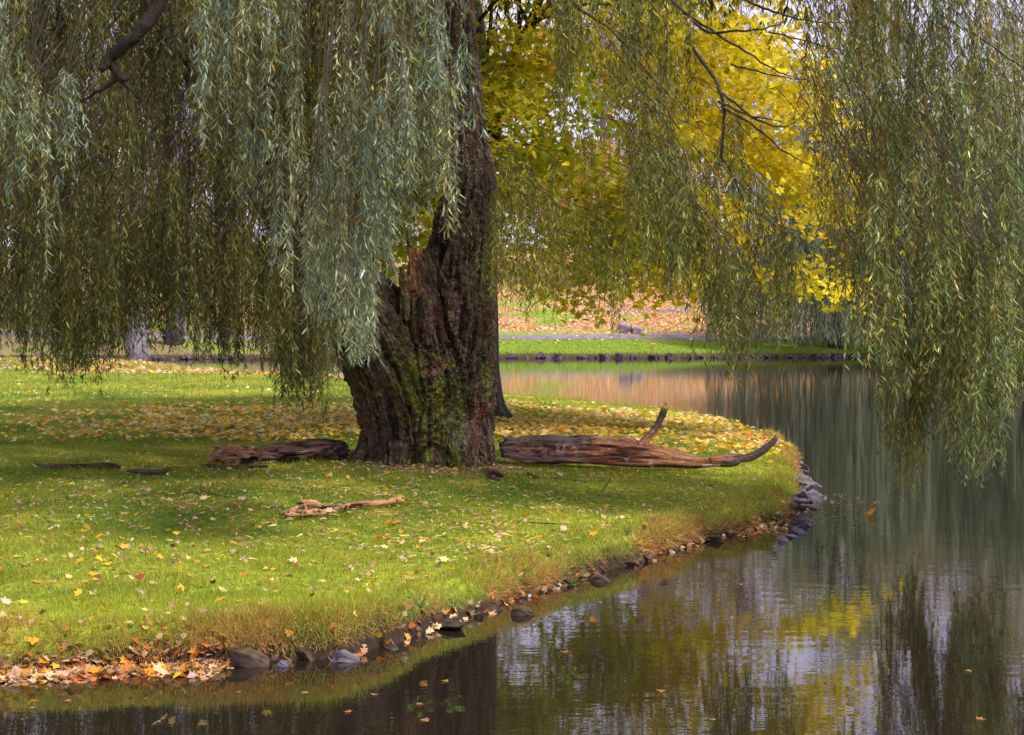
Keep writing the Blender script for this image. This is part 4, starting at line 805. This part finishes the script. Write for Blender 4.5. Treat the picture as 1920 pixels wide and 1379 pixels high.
wedge('flat dark stone at the bend of the bank', [(952, 1148), (960, 1134), (985, 1130), (1000, 1140), (999, 1146)], 1149, .18)
wedge('long flat black stone at the water edge', [(1102, 1086), (1107, 1076), (1125, 1072), (1142, 1080), (1144, 1086)], 1087, .2)
rr_ = np.random.default_rng(5); protos = [rock_mesh('rock', 60 + i, .12, .09, .06, 12) for i in range(5)]
A = PEN; B = np.roll(PEN, -1, 0)
def along(x0, x1, n, ylim=(9, 18)):
    out = []
    for i in range(len(A)):
        if A[i][1] > ylim[1] or B[i][1] > ylim[1] or A[i][0] < -4 or B[i][0] < A[i][0]: continue
        out.append((A[i], B[i]))
    xs = np.linspace(x0, x1, n); res = []
    for px in xs:
        u = (px - 960) / F
        for a, b in out:
            fa, fb = a[0] - u * a[1], b[0] - u * b[1]
            if fa <= 0 < fb: t = fa / (fa - fb); res.append((px, a + (b - a) * t)); break
    return res
marks = along(560, 1470, 26)
for i, (px, p) in enumerate(marks):
    o = place_rock(protos[i % 5], M_stone, p[0] + rr_.uniform(-.12, .12), p[1] + rr_.uniform(.06, .20), rr_.uniform(-.045, .03), (rr_.uniform(-.4, .4), rr_.uniform(-.4, .4), rr_.uniform(0, 6)), 'dark rock bedded under the grass along the near water edge', 'rocks along the near bank', s=rr_.uniform(.4, 1.2) * (1.5 if 1080 < px < 1380 else 1))
sl = [rock_mesh('slate', 80 + i, .21, .16, .06, 11) for i in range(5)]
tipP = [(1466, 832, 24), (1480, 850, 23), (1490, 862, 22.5), (1500, 875, 22), (1506, 885, 21.8), (1498, 893, 21.5), (1512, 898, 21.2), (1520, 905, 21), (1505, 905, 21), (1496, 912, 20.8), (1528, 912, 20.8), (1510, 915, 20.6), (1490, 925, 20.4), (1520, 925, 20.2), (1502, 928, 20), (1515, 938, 19.7), (1498, 940, 19.6), (1508, 950, 19.2), (1520, 948, 19.2), (1505, 960, 18.6), (1495, 968, 18.2), (1480, 978, 17.7), (1488, 885, 21.9), (1484, 900, 21.2), (1492, 950, 19.1), (1472, 985, 17.3), (1527, 935, 19.8), (1488, 938, 19.6)]
for i, (px, py, _) in enumerate(tipP):
    zz = rr_.uniform(.02, .18) if px < 1512 else rr_.uniform(.0, .04); D = (H - zz) * F / (py - HZ); x = (px - 960) / F * D
    zz = .0 if sdist(np.array([x]), np.array([D]))[0] < -.03 else zz; place_rock(sl[i % 5], M_slate, x, D, zz, (rr_.uniform(-.35, .5), rr_.uniform(-.1, .6), rr_.uniform(-.8, .8)), 'purple slate slab stacked at the tip of the lawn', 'slate slabs at the tip of the lawn', 'slate', rr_.uniform(.6, 1.1))
fr = [rock_mesh('stone', 100 + i, .42, .3, .24, 12) for i in range(4)]
xs = np.linspace(-34, 34, 210)
for i, x in enumerate(xs):
    x += rr_.uniform(-.5, .5); yy = np.linspace(86, 97, 160); zz = height(np.full(160, x), yy); j = int(np.argmax(zz > 0.02)); y = yy[j]
    place_rock(fr[i % 4], M_farstone, x, y - .05, rr_.uniform(0, .16), (rr_.uniform(-.5, .5), rr_.uniform(-.5, .5), rr_.uniform(0, 6)), 'dark stone in the low edging of the far bank', 'stones edging the far bank', 'stone', rr_.uniform(.35, 1.0))
me = rock_mesh('boulder', 7, .62, .5, .62, 16); D = 103; x = (1178 - 960) / F * D; place_rock(me, M_boulder, x, D, hz(x, D) + .25, (.1, .2, .5), 'pointed mauve boulder on the leafy far slope', None, 'boulder', 1.15)
me = rock_mesh('boulder', 8, .45, .4, .35, 14); x = (1194 - 960) / F * D; place_rock(me, M_boulder, x, D - .3, hz(x, D) + .12, (0, .1, 1.5), 'low mauve boulder beside the pointed one on the far slope', None, 'boulder', 1.15)

# ------------------------------------------------------------------ single leaves one can point at
def leaf_mesh(col):
    v, f, c = instance(ML, MLF, np.zeros((1, 3)), np.array([[1., 0, 0]]), np.array([[0, 1., 0]]), 1., None, np.array([col])); return make_mesh('leaf', v, f, c, False)
LM = {'brown': leaf_mesh((.30, .17, .07)), 'yellow': leaf_mesh((.80, .50, .05)), 'tan': leaf_mesh((.62, .44, .33)), 'red': leaf_mesh((.24, .06, .03)), 'orange': leaf_mesh((.82, .30, .03)), 'cream': leaf_mesh((.62, .47, .25))}
def lay(kind, px, py, s, label, group=None, water=False, tilt=.7):
    if water: D = H * F / (py - HZ); x = (px - 960) / F * D; z = .004; tilt = .03
    else:
        p, _ = on_ground([(px, py, .1)]); x, D, z = p[0]; z += .045
    o = obj('leaf', LM[kind]); 
    if not LM[kind].materials: LM[kind].materials.append(M_litter)
    o.location = (x, D, z); o.scale = (s, s, s); o.rotation_euler = (rr_.uniform(-tilt, tilt), rr_.uniform(-tilt, tilt), rr_.uniform(0, 6.3)); return tag(o, label, 'leaf', group)
for kind, pts in [('yellow', [(137, 963), (170, 1008), (330, 1012), (198, 1068), (350, 1080), (672, 1020), (485, 989), (553, 995), (157, 1125), (125, 1152), (294, 1052), (817, 1113), (985, 1030), (1004, 940), (180, 1106)]), ('orange', [(232, 1023), (195, 1025), (160, 1065), (393, 1103), (180, 1103), (1092, 1020), (462, 1147), (800, 1096)]),
                  ('cream', [(162, 1050), (133, 1118), (430, 1115), (900, 975), (700, 1000), (560, 1150)]), ('red', [(18, 1054), (35, 1020), (787, 1023), (275, 1103), (590, 1133), (563, 1080), (252, 995), (445, 960)]),
                  ('tan', [(378, 985), (235, 1042), (463, 1040), (755, 1112), (423, 1150), (185, 1152), (480, 1162), (90, 1010), (620, 975), (940, 1000), (850, 1005), (335, 1080), (500, 1100), (740, 1078), (1080, 985), (660, 1120)])]:
    for px, py in pts:
        lay(kind, px, py, rr_.uniform(.05, .085), f'single {kind} fallen leaf on the front lawn', f'{kind} leaves on the front lawn')
o = lay('cream', 442, 1207, .12, 'pale yellow maple leaf resting on top of the dark wedge rock'); o.location.z = .155; o.rotation_euler = (.5, .2, 1)
for px, py in [(830, 1277), (700, 1305), (657, 1337), (790, 1350), (1060, 1225), (1120, 1130), (780, 1322), (1340, 1352), (1385, 1096), (1810, 1258), (1830, 1350), (450, 1300), (120, 1315), (580, 1300), (1240, 1295), (60, 1330)]:
    lay('brown' if rr_.random() < 2 else 'tan', px, py, rr_.uniform(.035, .06), 'small leaf floating on the dark foreground water', 'leaves floating in the foreground', True)
o = lay('orange', 1629, 971, .12, 'curled orange leaf floating alone on the open water', None, True); o.rotation_euler = (0, -.9, .3); o.location.z = .02
n = 260; px = rr_.normal(1555, 55, n); py = rr_.normal(962, 17, n); m = (px > 1500) & (px < 1700) & (py > 925); px, py = px[m], py[m]; D = H * F / (py - HZ); X = (px - 960) / F * D
d_ = sdist(X, D); X, D = X[d_ < -.05], D[d_ < -.05]
v, f, c = litter(X, D, np.zeros(len(X)), .04, [.0, .03, .37, .05, .0, .10, .43, .02], QL, QLF, .006, .02, .35)  # pale flecks stand for floating twigs and painted glints on the water
tag(obj('twig_glint_flecks', make_mesh('twig_glint_flecks', v, f, c, False), M_litter), 'pale flecks for twigs and painted glints on the water off the slate tip', 'leaves', kind='stuff')

# small broadleaf weeds on the bank
def weed(px, py, label, s=1.):
    p, _ = on_ground([(px, py, .1)]); r = empty('weed', tuple(p[0]), label, 'plant'); n = 16; th = U(0, 6.28, n); hh = U(.01, .12, n) * s; pos = np.stack([np.cos(th) * .05 * s, np.sin(th) * .05 * s, hh], 1)
    a = np.stack([np.cos(th), np.sin(th), U(-.2, .4, n)], 1); b = np.cross(a, [0, 0, 1.]); v, f, c = instance(QL, QLF, pos, a, b, U(.04, .06, n) * s, U(.03, .045, n) * s, np.tile((.16, .30, .04), (n, 1)) * U(.7, 1.3, (n, 1)))
    obj('leaves', make_mesh('leaves', v, f, c, False), M_grass, r); PP = np.stack([np.zeros((n, 3)), pos * .6, pos], 1); v, f = thin_tubes(PP, np.full(n, .002), np.full(n, .001)); obj('stems', make_mesh('stems', v, f, np.tile((.12, .18, .04), (len(v), 1))), M_grass, r)
for px, py, lab in [(1018, 1050, 'small green weed on the bank near the bend'), (815, 1148, 'low green weed over the dark bank'), (868, 1150, 'yellow-green weed at the orange leaf'), (1055, 1105, 'yellow-green weed at the water edge below the bend'), (150, 1205, 'round-leaved weed above the leaf drift'), (1480, 938, 'yellow-leaved weed above the slate'), (1148, 1010, 'tiny weed on the lawn near the bank')]:
    weed(px, py, lab)
print('done')
